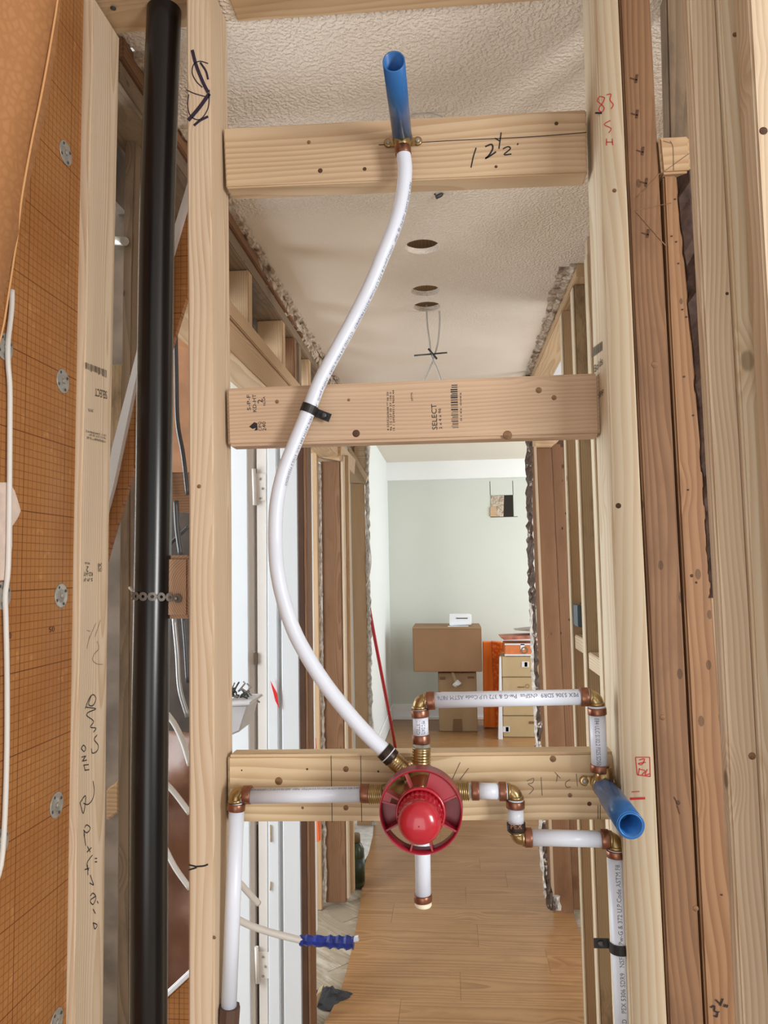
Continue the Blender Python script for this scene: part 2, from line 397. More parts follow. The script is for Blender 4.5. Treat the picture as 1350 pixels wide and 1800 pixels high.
# ------------------------------------------------------------ the setting: shell
CE = 2.40
def plate(name, outline, z, th, mat, holes=(), kind='structure', parent=None):
    c = bpy.data.curves.new('p', 'CURVE'); c.dimensions = '2D'; c.fill_mode = 'BOTH'; c.extrude = th/2
    for poly in [outline]+list(holes):
        s_ = c.splines.new('POLY'); s_.points.add(len(poly)-1); s_.use_cyclic_u = True
        for i, p in enumerate(poly): s_.points[i].co = (p[0], p[1], 0, 1)
    o = bpy.data.objects.new('p', c); COL.objects.link(o); me = bpy.data.meshes.new_from_object(o); bpy.data.objects.remove(o)
    ob = bpy.data.objects.new(name, me); COL.objects.link(ob); ob.location = (0, 0, z+th/2); me.materials.clear(); me.materials.append(mat)
    if kind: ob['kind'] = kind
    if parent: ob.parent = parent
    return ob
def jag(p, q, step, amp):
    out = []; n = int((Vector(q)-Vector(p)).length/step)
    for i in range(n):
        t = i/n; out.append((p[0]+(q[0]-p[0])*t+random.uniform(-amp, amp), p[1]+(q[1]-p[1])*t+random.uniform(-amp, amp)))
    return out
XL, XR = -.512, .385      # hall faces of the two stripped walls
RS = 2.18                 # where the right hall wall starts
holes = []
for (px, py, wpx) in ((742,434,62), (748,511,52), (750,539,49)):
    c = W(px, py, Z=CE); r = wpx/2/F*c.y*1.0
    holes.append([(c.x+r*(1+random.uniform(-.04,.04))*math.cos(a*math.pi/16), c.y+r*math.sin(a*math.pi/16)) for a in range(32)])
outl = jag((XL,4.95),(XL,1.16),.03,.011) + [(XL,1.16),(-1.6,1.16),(-1.6,-1.4),(1.5,-1.4),(1.5,RS)] + jag((1.5,RS),(XR,RS),.05,.01) + jag((XR,RS),(XR,4.95),.03,.010) + [(XR,4.95)]
ceiling = plate('ceiling', outl, CE, .016, popcorn, holes)
box('hole_backing', -.25, .25, 2.0, 3.0, CE+.075, CE+.09, pine2['Y'], ceiling, 0)
for cc in (2.26, 2.62):
    box('lath', -.22, .22, cc-.03, cc+.03, CE+.04, CE+.055, pine2['X'], ceiling, 0)
floor = box('floor', -3, 3, -1.6, 8.4, -.06, -.012, oldplank, bevel=0); floor['kind'] = 'structure'
# ceiling of the side areas
box('joist_deck', -3, XL-.1, 1.16, 5, CE+.02, CE+.05, ceil_far, ceiling, 0)
# end room
YE = 7.7; XE = W(684,1000,Y=YE).x
wl = box('wall_end', XE-.1, 3, YE, YE+.1, -.02, 2.75, green_wall, bevel=0); wl['kind'] = 'structure'
o = box('wall_end_left', XE-.1, XE, 5.05, YE, -.02, 2.75, white_wall, bevel=0); o['kind'] = 'structure'
ZEC = W(690,815,Y=YE).z; ZB = W(690,846,Y=YE-.02).z
o = box('ceiling_end_room', XE-.1, 3, 4.98, YE+.1, ZEC, ZEC+.06, ceil_far, bevel=0); o['kind'] = 'structure'
o = box('trim_1', XE, 3, YE-.10, YE, ZB, ZEC, trim_white, bevel=.001); o['kind'] = 'structure'
bb = box('baseboard_end', XE, 3, YE-.018, YE-.001, 0, .15, trim_white, bevel=.004); bb['kind'] = 'structure'
box('shoe_moulding', XE, 3, YE-.035, YE-.019, 0, .03, trim_white, bb, .003)
bb = box('baseboard_end_left', XE+.001, XE+.018, 5.05, YE-.03, 0, .15, trim_white, bevel=.004); bb['kind'] = 'structure'
# header over end of hall (between hall ceiling and higher end room ceiling)
o = box('trim_2', XL-.12, 1.2, 4.955, 4.975, CE, ZEC+.05, white_wall, bevel=0); o['kind'] = 'structure'
# hole cut in end wall
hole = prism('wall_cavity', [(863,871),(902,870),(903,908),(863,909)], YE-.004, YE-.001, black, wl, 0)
prism('insulation_scrap', [(863,871),(886,871),(885,908),(863,908)], YE-.008, YE-.003, plaster, wl, 0)
prism('lath_scrap', [(862,891),(873,891),(873,908),(862,908)], YE-.016, YE-.006, pine2['X'], wl, 0)
scribble('cut_line', [[(861,846),(862,871)],[(901,845),(902,870)],[(862,909),(910,908)]], .006, ink2, wl, Y=YE-.0005)
# laminate planks across the hall
lb = [W(x,y,Z=0) for x, y in ((672,1330),(652,1447),(645,1500),(625,1640),(600,1745),(565,1800),(560,1860))]
lb.sort(key=lambda v: v.y)
def leftx(y):
    for a, b in zip(lb[:-1], lb[1:]):
        if y <= b.y: return a.x+(b.x-a.x)*(y-a.y)/(b.y-a.y)
    return XE+.02
yy = 1.25; pw = .19; row = 0
while yy < YE-.02:
    y1 = min(yy+pw, YE-.02); xr = 3.0 if yy > 4.9 else .5
    lx = [leftx(yy), leftx(y1-.002)] if y1 < 4.95 else [XE+.02, XE+.02]
    cut = [ -.05, .31, .12, -.2 ][row % 4] + random.uniform(-.1, .1); xs = []
    segs = []
    x = lx[0]
    if cut > max(lx)+.1 : segs = [((lx[0],lx[1]),(cut-.0003,cut-.0003)), ((cut+.0003,cut+.0003),(xr,xr))]
    else: segs = [((lx[0],lx[1]),(xr,xr))]
    for (a, b) in segs:
        vs = [(a[0],yy,0),(b[0],yy,0),(b[0],yy,-.01),(a[0],yy,-.01),(a[1],y1-.0004,0),(b[1],y1-.0004,0),(b[1],y1-.0004,-.01),(a[1],y1-.0004,-.01)]
        mesh_obj('plank', vs, HEX, lam, floor, bevel=.0003)
    yy += pw; row += 1
# old diagonal subfloor boards to the left of the laminate
for i in range(26):
    cxy = Vector((-.75, 1.9+i*.2, 0)); d = Vector((1, -1, 0)).normalized(); nrm = Vector((1, 1, 0)).normalized()
    L = .42; hw = .068
    q = [cxy-d*L-nrm*hw, cxy+d*L-nrm*hw, cxy+d*L+nrm*hw, cxy-d*L+nrm*hw]
    z1 = -.0105; vs = []
    me = bpy.data.meshes.new('subfloor_board')
    me.from_pydata([(-L,-hw,z1),(L,-hw,z1),(L,hw,z1),(-L,hw,z1),(-L,-hw,z1-.012),(L,-hw,z1-.012),(L,hw,z1-.012),(-L,hw,z1-.012)], [], [(0,1,2,3),(7,6,5,4),(0,4,5,1),(1,5,6,2),(2,6,7,3),(3,7,4,0)])
    me.materials.append(oldplank)
    o = bpy.data.objects.new('subfloor_board', me); COL.objects.link(o); o.parent = floor
    o.location = cxy - floor.location + Vector((.0,0,0)); o.rotation_euler = (0, 0, -math.pi/4)
# ------------------------------------------------------------ left hall wall (stripped framing)
left = empty('wall_left', (XL-.045, 2.5, 0)); left['kind'] = 'structure'
LX0, LX1 = XL-.09, XL-.002
box('top_plate', LX0, LX1, 1.13, 4.95, CE-.038, CE, old['Y'], left)
box('top_plate', LX0-.002, LX1-.006, 1.13, 4.95, CE-.078, CE-.040, grey_wood['Y'], left)
HZ = [W(406,616,X=XL).z, W(405,558,X=XL).z, W(405,527,X=XL).z]
box('header', LX0, LX1, 1.45, 3.55, HZ[0], HZ[0]+(HZ[1]-HZ[0])*.97, pine2['Y'], left)
box('header', LX0, LX1+.004, 1.45, 3.55, HZ[1], HZ[2]-.002, pine2['Y'], left)
for (px0, px1, pyt, m) in ((403,441,470,pine2['Z']), (456,500,560,pine2['Z']), (506,520,578,old['Z']), (520,528,600,grey_wood['Z']), (531,545,620,pine2['Z'])):
    Yc = -XL*F/(792-px1)*.98
    q = W(px1, 560, X=XL)
    box('cripple_stud', LX0, LX1-.004, q.y, q.y+.038, HZ[2], CE-.079, m, left)
box('insulation_panel', LX0-.04, LX0-.02, 1.20, 3.5, HZ[2]+.06, CE-.04, foil, left, 0)  # foil insulation, enlarged to keep side-room light streaks off the ceiling
# jamb studs of the stub wall between two openings
SY = 3.5
prism('jamb_stud', [(538,795),(546,795),(556,1640),(549,1640)], SY-.75, SY-.72, white_paint, left)
prism('jamb_stud', [(546,795),(557,795),(566,1600),(557,1600)], SY-.04, SY, pine2['Z'], left)
prism('king_stud', [(564,811),(597,811),(609,1587),(573,1587)], SY, SY+.038, old['Z'], left)
prism('king_stud', [(598,800),(604,800),(614,1580),(609,1580)], SY+.004, SY+.042, pine['Z'], left)
prism('king_stud', [(604,800),(612,800),(622,1570),(614,1570)], SY+.05, SY+.10, pine2['Z'], left)
ragged('broken_plaster', [W(560,815,Y=SY-.01), W(562,1000,Y=SY-.01), W(567,1300,Y=SY-.01), W(571,1580,Y=SY-.01)], .009, plaster_pale, left, .6)
prism('header', [(536,779),(600,779),(598,810),(545,800)], SY-.03, SY+.5, pine2['X'], left)
S2 = 4.55
prism('king_stud', [(616,850),(640,850),(654,1455),(628,1455)], S2, S2+.038, pine2['Z'], left)
prism('header', [(611,780),(648,780),(643,850),(611,848)], S2-.004, S2+.10, pine['X'], left)
prism('header_brace', [(608,782),(614,782),(646,838),(643,848)], S2-.05, S2-.01, pine['X'], left)
prism('cripple_stud', [(622,782),(627,782),(627,812),(622,805)], S2-.03, S2-.006, pine2['Z'], left)
ragged('broken_plaster', [W(645,785,Y=S2), W(647,1000,Y=S2), W(652,1300,Y=S2), W(657,1450,Y=S2)], .012, plaster_pale, left, .45)
ragged('crumbled_plaster', [(XL+.004, 1.17, CE-.006), (XL+.006, 3.2, CE-.004), (XL+.004, 4.9, CE-.004)], .011, plaster, left, .5, step=.018, squash=(1.1,.7))
ragged('crumbled_plaster', [(XL-.01, 2.0, CE-.012), (XL-.006, 3.4, CE-.03), (XL-.004, 4.9, CE-.03)], .015, plaster, left, .5, step=.02, squash=(.8,1.2))
# white side room seen through the opening
o = box('wall_side_room', -3, LX0-.25, 3.62, 3.70, 0, CE+.02, white_wall, bevel=0); o['kind'] = 'structure'
o = box('wall_side_room_left', -3.06, -3, 1.2, 3.7, 0, CE+.02, white_wall, bevel=0); o['kind'] = 'structure'
# ------------------------------------------------------------ right hall wall
right = empty('wall_right', (XR+.045, 2.5, 0)); right['kind'] = 'structure'
RX0, RX1 = XR+.002, XR+.09
box('top_plate', RX0, RX1, RS, 4.95, CE-.04, CE, pine2['Y'], right)
zb = .0
for i, (Ys, m) in enumerate(((2.0, pine['Z']), (2.24, mottled), (2.47, pine2['Z']))):
    o = box('wall_stud', RX0, RX1, Ys, Ys+.038, 0, CE-.04 if Ys > RS else CE, m, right)
    if i < 3: box('lit_stud_edge', RX0-.003, RX0+.001, Ys-.001, Ys+.04, 0.01, CE-.05, pine_pale, right, 0)  # paler wood strip paints the lit hall-side edge of each stud
ZK = W(1050,1165,X=XR).z
box('fire_block', RX0+.004, RX1, 2.042, 2.236, ZK-.038, ZK+.01, pine['Y'], right)
box('fire_block', RX0+.004, RX1, 2.282, 2.466, ZK-.005, ZK+.04, pine['Y'], right)
box('sheathing_panel', RX1+.03, RX1+.042, 1.3, 2.52, 0, CE, pine2['Z'], right, 0)
box('top_plate', RX1+.01, RX1+.028, 1.3, 2.5, CE-.2, CE-.16, pine2['Y'], right, 0)
prism('closet_back', [(960,740),(1012,740),(1050,1640),(985,1640)], 4.25, 4.27, plain('dark_closet', rgb(92,62,42), .8, var=.3), right, 0)
for py in (884, 1105, 1215, 1290, 1400, 1470, 1530):
    prism('shelf', [(975,py),(1012,py),(1018,py+14),(978,py+14)], 4.05, 4.24, grey_wood['X'], right, 0)
prism('closet_board', [(985,786),(990,786),(1006,1120),(1000,1120)], 4.0, 4.02, old['Z'], right, 0)
RY = 3.47
prism('king_stud', [(943,787),(969,787),(1009,1607),(974,1607)], RY, RY+.04, old['Z'], right)
prism('king_stud', [(969,780),(985,780),(1031,1602),(1008,1602)], RY+.06, RY+.15, old['Z'], right)
prism('header', [(938,770),(986,770),(968,786),(941,786)], RY-.01, RY+.2, pine2['X'], right)
prism('casing_strip', [(939,785),(943,785),(975,1580),(970,1580)], RY-.03, RY, pine['Z'], right, 0)
prism('casing_strip', [(933,785),(938,785),(969,1575),(963,1575)], RY-.06, RY-.03, old['Z'], right, 0)
ragged('broken_plaster', [W(x,y,Y=RY-.08) for x, y in ((928,660),(930,785),(931,900),(935,1040),(941,1180),(947,1300),(953,1440),(954,1500),(963,1560),(970,1598))], .013, plaster_dark, right, .6, squash=(1,1.0))
ragged('broken_plaster', [W(x,y,Y=RY-.09) for x, y in ((933,1060),(937,1180),(943,1300),(949,1430),(951,1500),(958,1560))], .006, plaster_pale, right, .7)
ragged('crumbled_plaster', [(XR-.004, RS, CE-.006), (XR-.006, 3.3, CE-.004), (XR-.004, 4.9, CE-.004)], .012, plaster, right, .5, step=.018, squash=(1.2,.7))
ragged('crumbled_plaster', [(XR-.03, RS+.02, CE-.001), (XR-.02, 2.5, CE-.001), (XR-.006, 3.0, CE-.001)], .014, plaster, right, .5, step=.02, squash=(1.2,.2))
for (x, y) in ((978,1590),(960,1568),(1032,1560)):
    p = W(x, y, Y=RY-.06); ragged('plaster_chunk', [p+Vector((0,0,.035)), p+Vector((.004,0,-.02))], .014, plaster_pale, right, .5, step=.012)
# floor-level crumbs
# ------------------------------------------------------------ near framed wall: studs and blocking
Y0, Y1 = 1.03, 1.119; YB = 1.081; YP = 1.052
FN = (0,-1,0)
A = post('wall_stud', None, [(165,0),(141,1000),(130,1800)], Y0, Y1, 0, W(185,28,Y=1.07).z, pine['Z'], width=.038, n=12)
tag(A, 'pale pine stud stamped and marked with long upside-down handwriting, beside orange board', 'stud')
B = post('wall_stud', [(327,0),(332,900),(331,1800)], None, Y0, Y1, 0, CE-.001, pine['Z'], width=.036, n=12)
tag(B, 'pale pine stud with purple-black scribble near its top, right of black pipe', 'stud')
C = post('wall_stud', [(1045,0),(1075,900),(1108,1800)], [(1087,0),(1128,900),(1173,1800)], Y0, Y1, 0, CE-.001, pine_pale, n=12)
tag(C, 'pale knotty pine stud with red numerals and red boxed mark', 'stud')
D = post('wall_stud', [(1089,0),(1109,450),(1131,900),(1154,1350),(1176,1800)], [(1143,0),(1166,450),(1190,900),(1214,1350),(1237,1800)], Y0+.004, Y1, 0, CE-.001, fir_red, n=10, wob=.0003)
tag(D, 'reddish-brown old stud with torn nail holes, next to pale stud with red marks', 'stud')
zt = W(1190,303,Y=Y0).z
E_ = post('wall_stud', [(1147+19,310),(1171,450),(1195,900),(1219,1350),(1242,1800)], [(1190,310),(1204,450),(1241,900),(1273,1350),(1303,1800)], Y0+.006, Y1, 0, zt, fir, n=10)
tag(E_, 'orange-brown old stud with bark edge, under small block, marked 3 1/4', 'stud')
bk = [W(x+3, y, Y=Y0+.018) for x, y in ((1201,308),(1204,380),(1212,450),(1221,560),(1230,660),(1240,780),(1247,900),(1256,1050))]
ragged('bark_edge', bk, .016, bark, E_, .25, step=.015, squash=(1,1))
G0 = prism('wood_block', [(1158,241),(1212,238),(1216,302),(1164,305)], Y0+.0, Y1-.01, pine2['X'], bevel=.003)
tag(G0, 'small square-cut pine block with pencil lines atop orange-brown stud', 'wood block')
scribble('pencil_line', [[(1164,304),(1214,268)],[(1184,300),(1183,260),(1178,248)],[(1166,248),(1180,252)]], .0009, pencil, G0, Y=Y0)
Ff = post('wall_stud', [(1209,0),(1230,450),(1256,900),(1280,1350),(1303,1800)], [(1259,0),(1283,450),(1309,900),(1335,1350),(1358,1800)], .88, .902, 0, CE-.001, pine['Z'], n=8)
tag(Ff, 'rough-grained pine stud directly right of brown studs, wide knot swirl', 'stud')
Bg = post('wall_stud', [(1171,0),(1182,450),(1194,900)], [(1206,0),(1216,450),(1228,900)], 1.125, 1.16, 0, CE-.001, grey_wood['Z'], n=4)
tag(Bg, 'shadowed grey-brown stud seen above small block behind the front studs', 'stud')
Gg = post('wall_stud', [(1262,0),(1286,450),(1312,900),(1338,1350),(1361,1800)], [(1308,0),(1331,450),(1356,900),(1384,1350),(1410,1800)], .872, .90, 0, CE-.001, pine_pale, n=8)
tag(Gg, 'smooth pale pine stud second from right edge with tan patch', 'stud')
Hh = post('wall_stud', [(1316,0),(1341,450),(1368,900),(1396,1350),(1420,1800)], None, .82, .86, 0, CE-.001, pine['Z'], n=8, width=.04)
tag(Hh, 'pine stud cut off by right edge with dark knot', 'stud')
# blocks
T = prism('blocking', [(392,225),(1031,192),(1033,304),(397,330)], YB, Y1, pine_face, bevel=.002)
tag(T, 'upper pine blocking board marked 12 1/2 behind blue pipe stub', 'board')
Mb = prism('blocking', [(397,682),(1053,655),(1056,765),(400,784)], YB, Y1, pine_mid, bevel=.004)
tag(Mb, 'middle pine blocking board printed with grade stamps and barcode', 'board')
Lb = prism('blocking', [(399,1328),(1083,1322),(1083,1442),(400,1446)], YB, Y1, wood('pine_valve_board', 'X', rgb(214,192,158), rgb(170,136,96), .6, knots=.9, ring=.009), bevel=.004)
tag(Lb, 'lower pine blocking board behind red valve, pencil marks and drilled holes', 'board')
zp = W(398,41,Y=Y1).z
a_, b2 = W(300,40,Y=Y1), W(1030,0,Y=Y1)
TP = mesh_obj('blocking', [(B.location.x-.0+.03, Y0+.002, zp+.04),(W(1020,0,Y=Y1).x+.012, Y0+.002, W(1017,-2,Y=Y1).z+.04),(W(1020,0,Y=Y1).x+.012, Y0+.002, W(1017,-2,Y=Y1).z),(B.location.x+.03, Y0+.002, zp),
   (B.location.x+.03, Y1, zp+.04),(W(1020,0,Y=Y1).x+.012, Y1, W(1017,-2,Y=Y1).z+.04),(W(1020,0,Y=Y1).x+.012, Y1, W(1017,-2,Y=Y1).z),(B.location.x+.03, Y1, zp)], HEX, pine2['X'], bevel=.002)
tag(TP, 'pine board across the top edge, between pale studs above blue stub', 'board')
zl = W(205,62,Y=Y1).z; zr = W(325,49,Y=Y1).z
xl = A.location.x-.08; xr = B.location.x-.02
TL = mesh_obj('blocking', [(xl,Y0+.002,zl+.04),(xr,Y0+.002,zr+.04),(xr,Y0+.002,zr),(xl,Y0+.002,zl),(xl,Y1,zl+.04),(xr,Y1,zr+.04),(xr,Y1,zr),(xl,Y1,zl)], HEX, pine2['X'], bevel=.002)
tag(TL, 'pine board at top left that black pipe passes up through', 'board')
lathe('screw_head', [(0,.0045),(.001,.0045),(.001,.0015)], W(199,13,Z=zl)+Vector((0,0,-.001)), (0,0,-1), steel_dk, TL, 12)
# knots and nail dimples modelled as little recesses/pits on the near boards
def knot(parent, px, py, r, Y, mat=None, X=None, n=FN):
    p = W(px, py, Y=Y, X=X)
    lathe('knot', [(0, r*.75), (.0004, r*.7), (.0002, r*.4), (.0005, r*.2)], p, n, mat or kn, parent, 12)
kn = plain('knot_brown', rgb(146,108,74), .7, var=.5, scale=120); knd = plain('knot_dark', rgb(88,60,40), .8, var=.3, scale=120); kp = plain('nail_pit', rgb(40,26,18), .9)
for args in ((B,350,855,.004,Y0,kn),(B,377,1648,.003,Y0,kn),(C,1080,335,.004,Y0,kn),(C,1087,889,.005,Y0,knd),(D,1151,641,.0065,Y0+.004,kn),(E_,1216,1012,.003,Y0+.006,knd),(E_,1224,1024,.0022,Y0+.006,knd),
             (D,1165,1261,.005,Y0+.004,kn),(D,1192,1411,.004,Y0+.004,knd),(D,1223,1597,.005,Y0+.004,kn),(Ff,1278,516,.0026,.88,knd),(Ff,1322,1329,.0055,.88,kn),(Gg,1292,61,.004,.872,kn),(Hh,1342,230,.006,.82,knd),
             (T,563,300,.005,YB,knd),(T,641,297,.004,YB,knd),(T,872,293,.003,YB,knd),(T,543,250,.004,YB,kn),(T,978,217,.004,YB,knd),(Mb,626,762,.0075,YB,knd),(Mb,892,765,.009,YB,kn),(Mb,947,686,.006,YB,kn),(Mb,974,699,.005,YB,kn),(Mb,487,706,.004,YB,kn),(Mb,613,703,.003,YB,kn),
             (Lb,490,1373,.0075,YB,kn),(Lb,608,1352,.0055,YB,kn),(Lb,608,1420,.005,YB,kn),(Lb,972,1334,.006,YB,kn),(Lb,1002,1398,.004,YB,kn),(Lb,1036,1413,.004,YB,knd),(Lb,425,1354,.0015,YB,knd),(Lb,540,1352,.002,YB,knd),(Lb,665,1356,.002,YB,knd),(Lb,532,1420,.0025,YB,kn)):
    knot(*args)
for (px,py) in ((1120,138),(1121,200),(1131,265),(1137,320),(1140,410)):
    scribble('nail_tear', [(.003,[(px,py-7),(px-2,py+8)]), (.0016,[(px-12,py-1),(px,py+3)])], .002, knd, D, Y=Y0+.0035)
for (px,py) in ((1187,350),(1181,415),(1189,425),(1193,463),(1200,544),(1207,557),(1203,662),(1219,730),(1210,861),(1269,1573)):
    knot(E_, px, py, .0016, Y0+.005, knd)
for s_ in ([(1117,350),(1160,305)], [(1110,371),(1180,357)], [(1118,372),(1170,432)]): scribble('pencil_line', [s_], .0011, kn, D, Y=Y0+.0035)
scribble('crack', [[(1185,1401),(1192,1414)],[(1190,1415),(1195,1431)]], .0012, knd, D, Y=Y0+.0035)
# writing on studs and boards ------------------------------------------------
scribble('handwriting', [(.005,[(338,88),(345,115),(357,145),(366,163)]), [(366,112),(352,108),(341,113),(338,128),(345,143),(356,154)], (.003,[(352,110),(362,125),(366,140)]), [(327,158),(343,165),(368,172)],
    [(368,158),(366,190),(352,210),(336,205),(330,186),(332,166)], (.006,[(368,165),(350,190),(331,212)]), (.004,[(366,205),(352,212),(341,221)])], .0016, plain('purple_black_ink', rgb(44,32,52), .7), B, Y=Y0)
scribble('handwriting', [(.0022,[(332,1520),(346,1524),(332,1529)]), (.0022,[(345,1523),(358,1522),(366,1519)])], .002, ink, B, Y=Y0)
scribble('handwriting', [(.0018,[(837,260),(832,276),(828,295)]), (.0024,[(853,258),(864,254),(866,262),(859,274),(853,279),(862,274),(872,267)]), (.0018,[(881,233),(877,262)]), (.0016,[(870,243),(878,248)]), (.002,[(884,262),(893,258),(897,262),(886,272),(899,271)]), (.003,[(909,253),(911,254)])], .002, ink, T, Y=YB)
scribble('layout_line', [(.0012,[(733,251),(800,247),(930,241),(1031,233)]), (.0012,[(666,255),(688,254)])], .0012, ink, T, Y=YB)
scribble('layout_line', [(.0028,[(1046,199),(1058,199)])], .002, ink, C, Y=Y0)
scribble('red_numerals', [[(1063,172),(1054,170),(1050,178),(1056,183),(1062,190),(1058,197),(1052,192),(1060,180),(1063,172)], [(1066,167),(1074,166),(1072,176),(1078,184),(1074,192)],
    [(1073,212),(1062,219),(1074,226),(1070,234)], [(1066,244),(1066,256)], [(1076,244),(1077,256)], [(1066,250),(1077,250)]], .0013, inkred, C, Y=Y0)
scribble('red_boxed_mark', [[(1117,1331),(1142,1331)],[(1142,1331),(1143,1365)],[(1143,1365),(1120,1362)],[(1120,1362),(1117,1331)],[(1123,1336),(1133,1334),(1128,1344),(1122,1342),(1135,1340)],[(1124,1350),(1122,1362)],[(1124,1352),(1134,1355),(1128,1362)],[(1138,1352),(1134,1362),(1142,1360)]], .0012, inkred, C, Y=Y0)
scribble('red_dash', [(.003,[(1107,1404),(1134,1403)]), (.001,[(1110,1392),(1124,1391)])], .003, inkred, C, Y=Y0)
scribble('handwriting', [[(1249,1771),(1256,1768),(1256,1777),(1261,1779),(1260,1787),(1255,1785)], (.0026,[(1263,1778),(1264,1779)]), [(1258,1757),(1266,1765)], [(1271,1755),(1266,1768)], [(1275,1765),(1273,1770)], [(1279,1766),(1277,1771)]], .0017, ink, E_, Y=Y0+.005)
scribble('pencil_numbers', [[(926,1373),(938,1368),(936,1376),(928,1378),(938,1386),(930,1396)], [(951,1366),(953,1398)], [(1002,1370),(994,1376),(996,1384),(1003,1383)], [(1013,1360),(1015,1382)], [(975,1357),(985,1368)], [(980,1362),(978,1374)]], .0009, pencil, Lb, Y=YB)
scribble('layout_line', [[(582,1328),(584,1445)],[(634,1328),(636,1445)]], .0009, ink2, Lb, Y=YB)
scribble('pencil_marks', [[(809,1340),(795,1370)],[(824,1350),(808,1371)]], .0009, pencil, Lb, Y=YB)
scribble('layout_line', [[(1051,1415),(1051,1440)],[(1055,1415),(1055,1440)]], .0009, ink2, Lb, Y=YB)
def st(s_, a, b, h, par=Mb, mat=ink, Y=YB): lettering(s_, W(*a, Y=Y), W(*b, Y=Y), h, FN, mat, par, 'stamp')
st('S-P-F', (441,721), (440,694), .0055); st('KD-HT', (451,724), (450,693), .0055); st('2', (462,708), (461,701), .0075); st('NLGA', (467,713), (466,697), .0035)
st('CIFQ', (460,757), (459,741), .0045); st('240', (468,757), (467,741), .0055)
mesh_obj('stamp', [W(x,y,Y=YB-.0004) for x, y in ((438,750),(447,742),(452,744),(453,756),(447,757),(450,752),(444,754))], [tuple(range(7))], ink, Mb)
st('4 0303260608 ** 06 00', (684,757), (683,689), .0028); st('96 15 127 20 37 106 0', (689,757), (688,689), .0028); st('15 1 249294312 9600 44', (694,757), (693,686), .0028)
st('29775', (726,705), (725,690), .0025); st('SELECT', (769,755), (767,710), .0075); st('2 x 4 x 96', (777,754), (775,718), .004)
def bars(par, p0, p1, h, Y, mat, seed):
    rnd = random.Random(seed); a, b = W(*p0, Y=Y-.0004), W(*p1, Y=Y-.0004); u = b-a; n = Vector(FN); v = n.cross(u.normalized())*h
    V = []; Fc = []; t = 0
    while t < .985:
        w_ = rnd.choice((.012,.02,.03)); hh = rnd.choice((1,1,.85))
        k = len(V); V += [a+u*t, a+u*(t+w_), a+u*(t+w_)+v*hh, a+u*t+v*hh]; Fc.append((k,k+1,k+2,k+3)); t += w_+rnd.choice((.012,.02,.028))
    mesh_obj('barcode', V, Fc, mat, par)
bars(Mb, (806,752), (804,676), .010, YB, ink, 3); st('0145 0092', (812,740), (811,690), .0022)
# stud A wide side (plane X) marks
def sideX(stud):
    return max((stud.matrix_basis @ v.co).x for v in stud.data.vertices)
def fr_side(px, py, left):
    # point on the right side face of a stud (its X depends on height)
    p = W(px, py, X=-.5)
    for _ in range(4): p = W(px, py, X=left(p.z))
    return p
fA = edge([(165,0),(141,1000),(130,1800)], Y0)
def sA(s_, a, b, h, mat=ink2): lettering(s_, fr_side(*a, fA)+Vector((.0006,0,0)), fr_side(*b, fA)+Vector((.0006,0,0)), h, (1,0,0), mat, A, 'stamp')
# upside-down grade stamps: baseline runs from back edge (right) towards front (left)
sA('SELECT', (187,688), (166,682), .012); sA('29775', (163,720), (154,718), .004)
sA('4 0303260608 ** 06 00', (185,775), (152,767), .0035, ink); sA('96 15 127 20 37', (185,769), (156,762), .003, ink); sA('15 1 249294312', (185,764), (150,756), .003, ink)
sA('S-P-F', (162,1016), (146,1016), .005, ink); sA('KD-HT', (162,1006), (146,1005), .006, ink); sA('2', (155,996), (151,995), .008, ink); sA('NLGA', (157,989), (148,988), .003, ink)
sA('CIFQ', (178,998), (171,998), .006, ink); sA('240', (178,990), (171,990), .006, ink)
V = []; Fc = []
for i in range(17):
    x = 150+i*2.25; yb = 637+i*.85; w_ = random.choice((.8,1.4)); 
    k = len(V); V += [fr_side(x,yb,fA), fr_side(x+w_,yb,fA), fr_side(x+w_,yb+random.choice((10,14)),fA), fr_side(x,yb+12,fA)]; Fc.append((k,k+1,k+2,k+3))
mesh_obj('barcode', [v+Vector((.0006,0,0)) for v in V], Fc, ink2, A)
def hand(par, f, strokes, w_, mat):
    V = []; Fc = []
    for s_ in strokes:
        pts = [fr_side(*p, f) for p in s_]
        if len(pts) > 2: pts = spline(pts, 4)
        v, q = stroke(pts, w_, (1,0,0), mat, par, lift=.0008); k = len(V); V += v; Fc += [tuple(i+k for i in t) for t in q]
    mesh_obj('handwriting', V, Fc, mat, par)
hand(A, fA, [[(149,1246),(156,1228),(163,1221),(168,1228),(163,1240),(155,1238),(160,1222)], [(150,1243),(168,1246),(155,1252),(152,1258),(164,1268),(158,1278),(168,1280),(164,1287)], [(170,1292),(165,1300),(172,1310),(170,1320),(162,1324),(160,1316)],
     [(142,1316),(146,1310),(150,1315),(147,1321),(142,1316)], [(143,1331),(150,1329)], [(150,1329),(144,1338)], [(144,1338),(152,1336)], [(146,1345),(155,1344)], [(148,1354),(156,1353)], [(147,1345),(149,1355)],
     [(163,1373),(165,1390),(162,1405),(154,1414),(146,1412)], [(140,1411),(150,1399),(146,1430),(140,1411)], [(148,1455),(152,1450),(158,1456),(152,1464),(146,1459)], [(147,1466),(150,1487)], [(147,1460),(148,1470)],
     [(153,1488),(158,1498)], [(160,1490),(152,1498)], [(162,1503),(155,1512),(152,1520),(155,1530)], [(148,1529),(156,1526)], [(153,1520),(154,1538)], [(166,1509),(170,1509)], [(166,1515),(170,1515)], [(158,1538),(164,1556)], [(157,1552),(163,1556)],
     [(158,1575),(163,1570),(168,1578),(163,1590),(158,1583),(168,1575)], [(170,1584),(172,1588)], [(163,1598),(167,1606)], [(163,1622),(170,1626),(166,1633),(163,1622)]], .0014, ink)
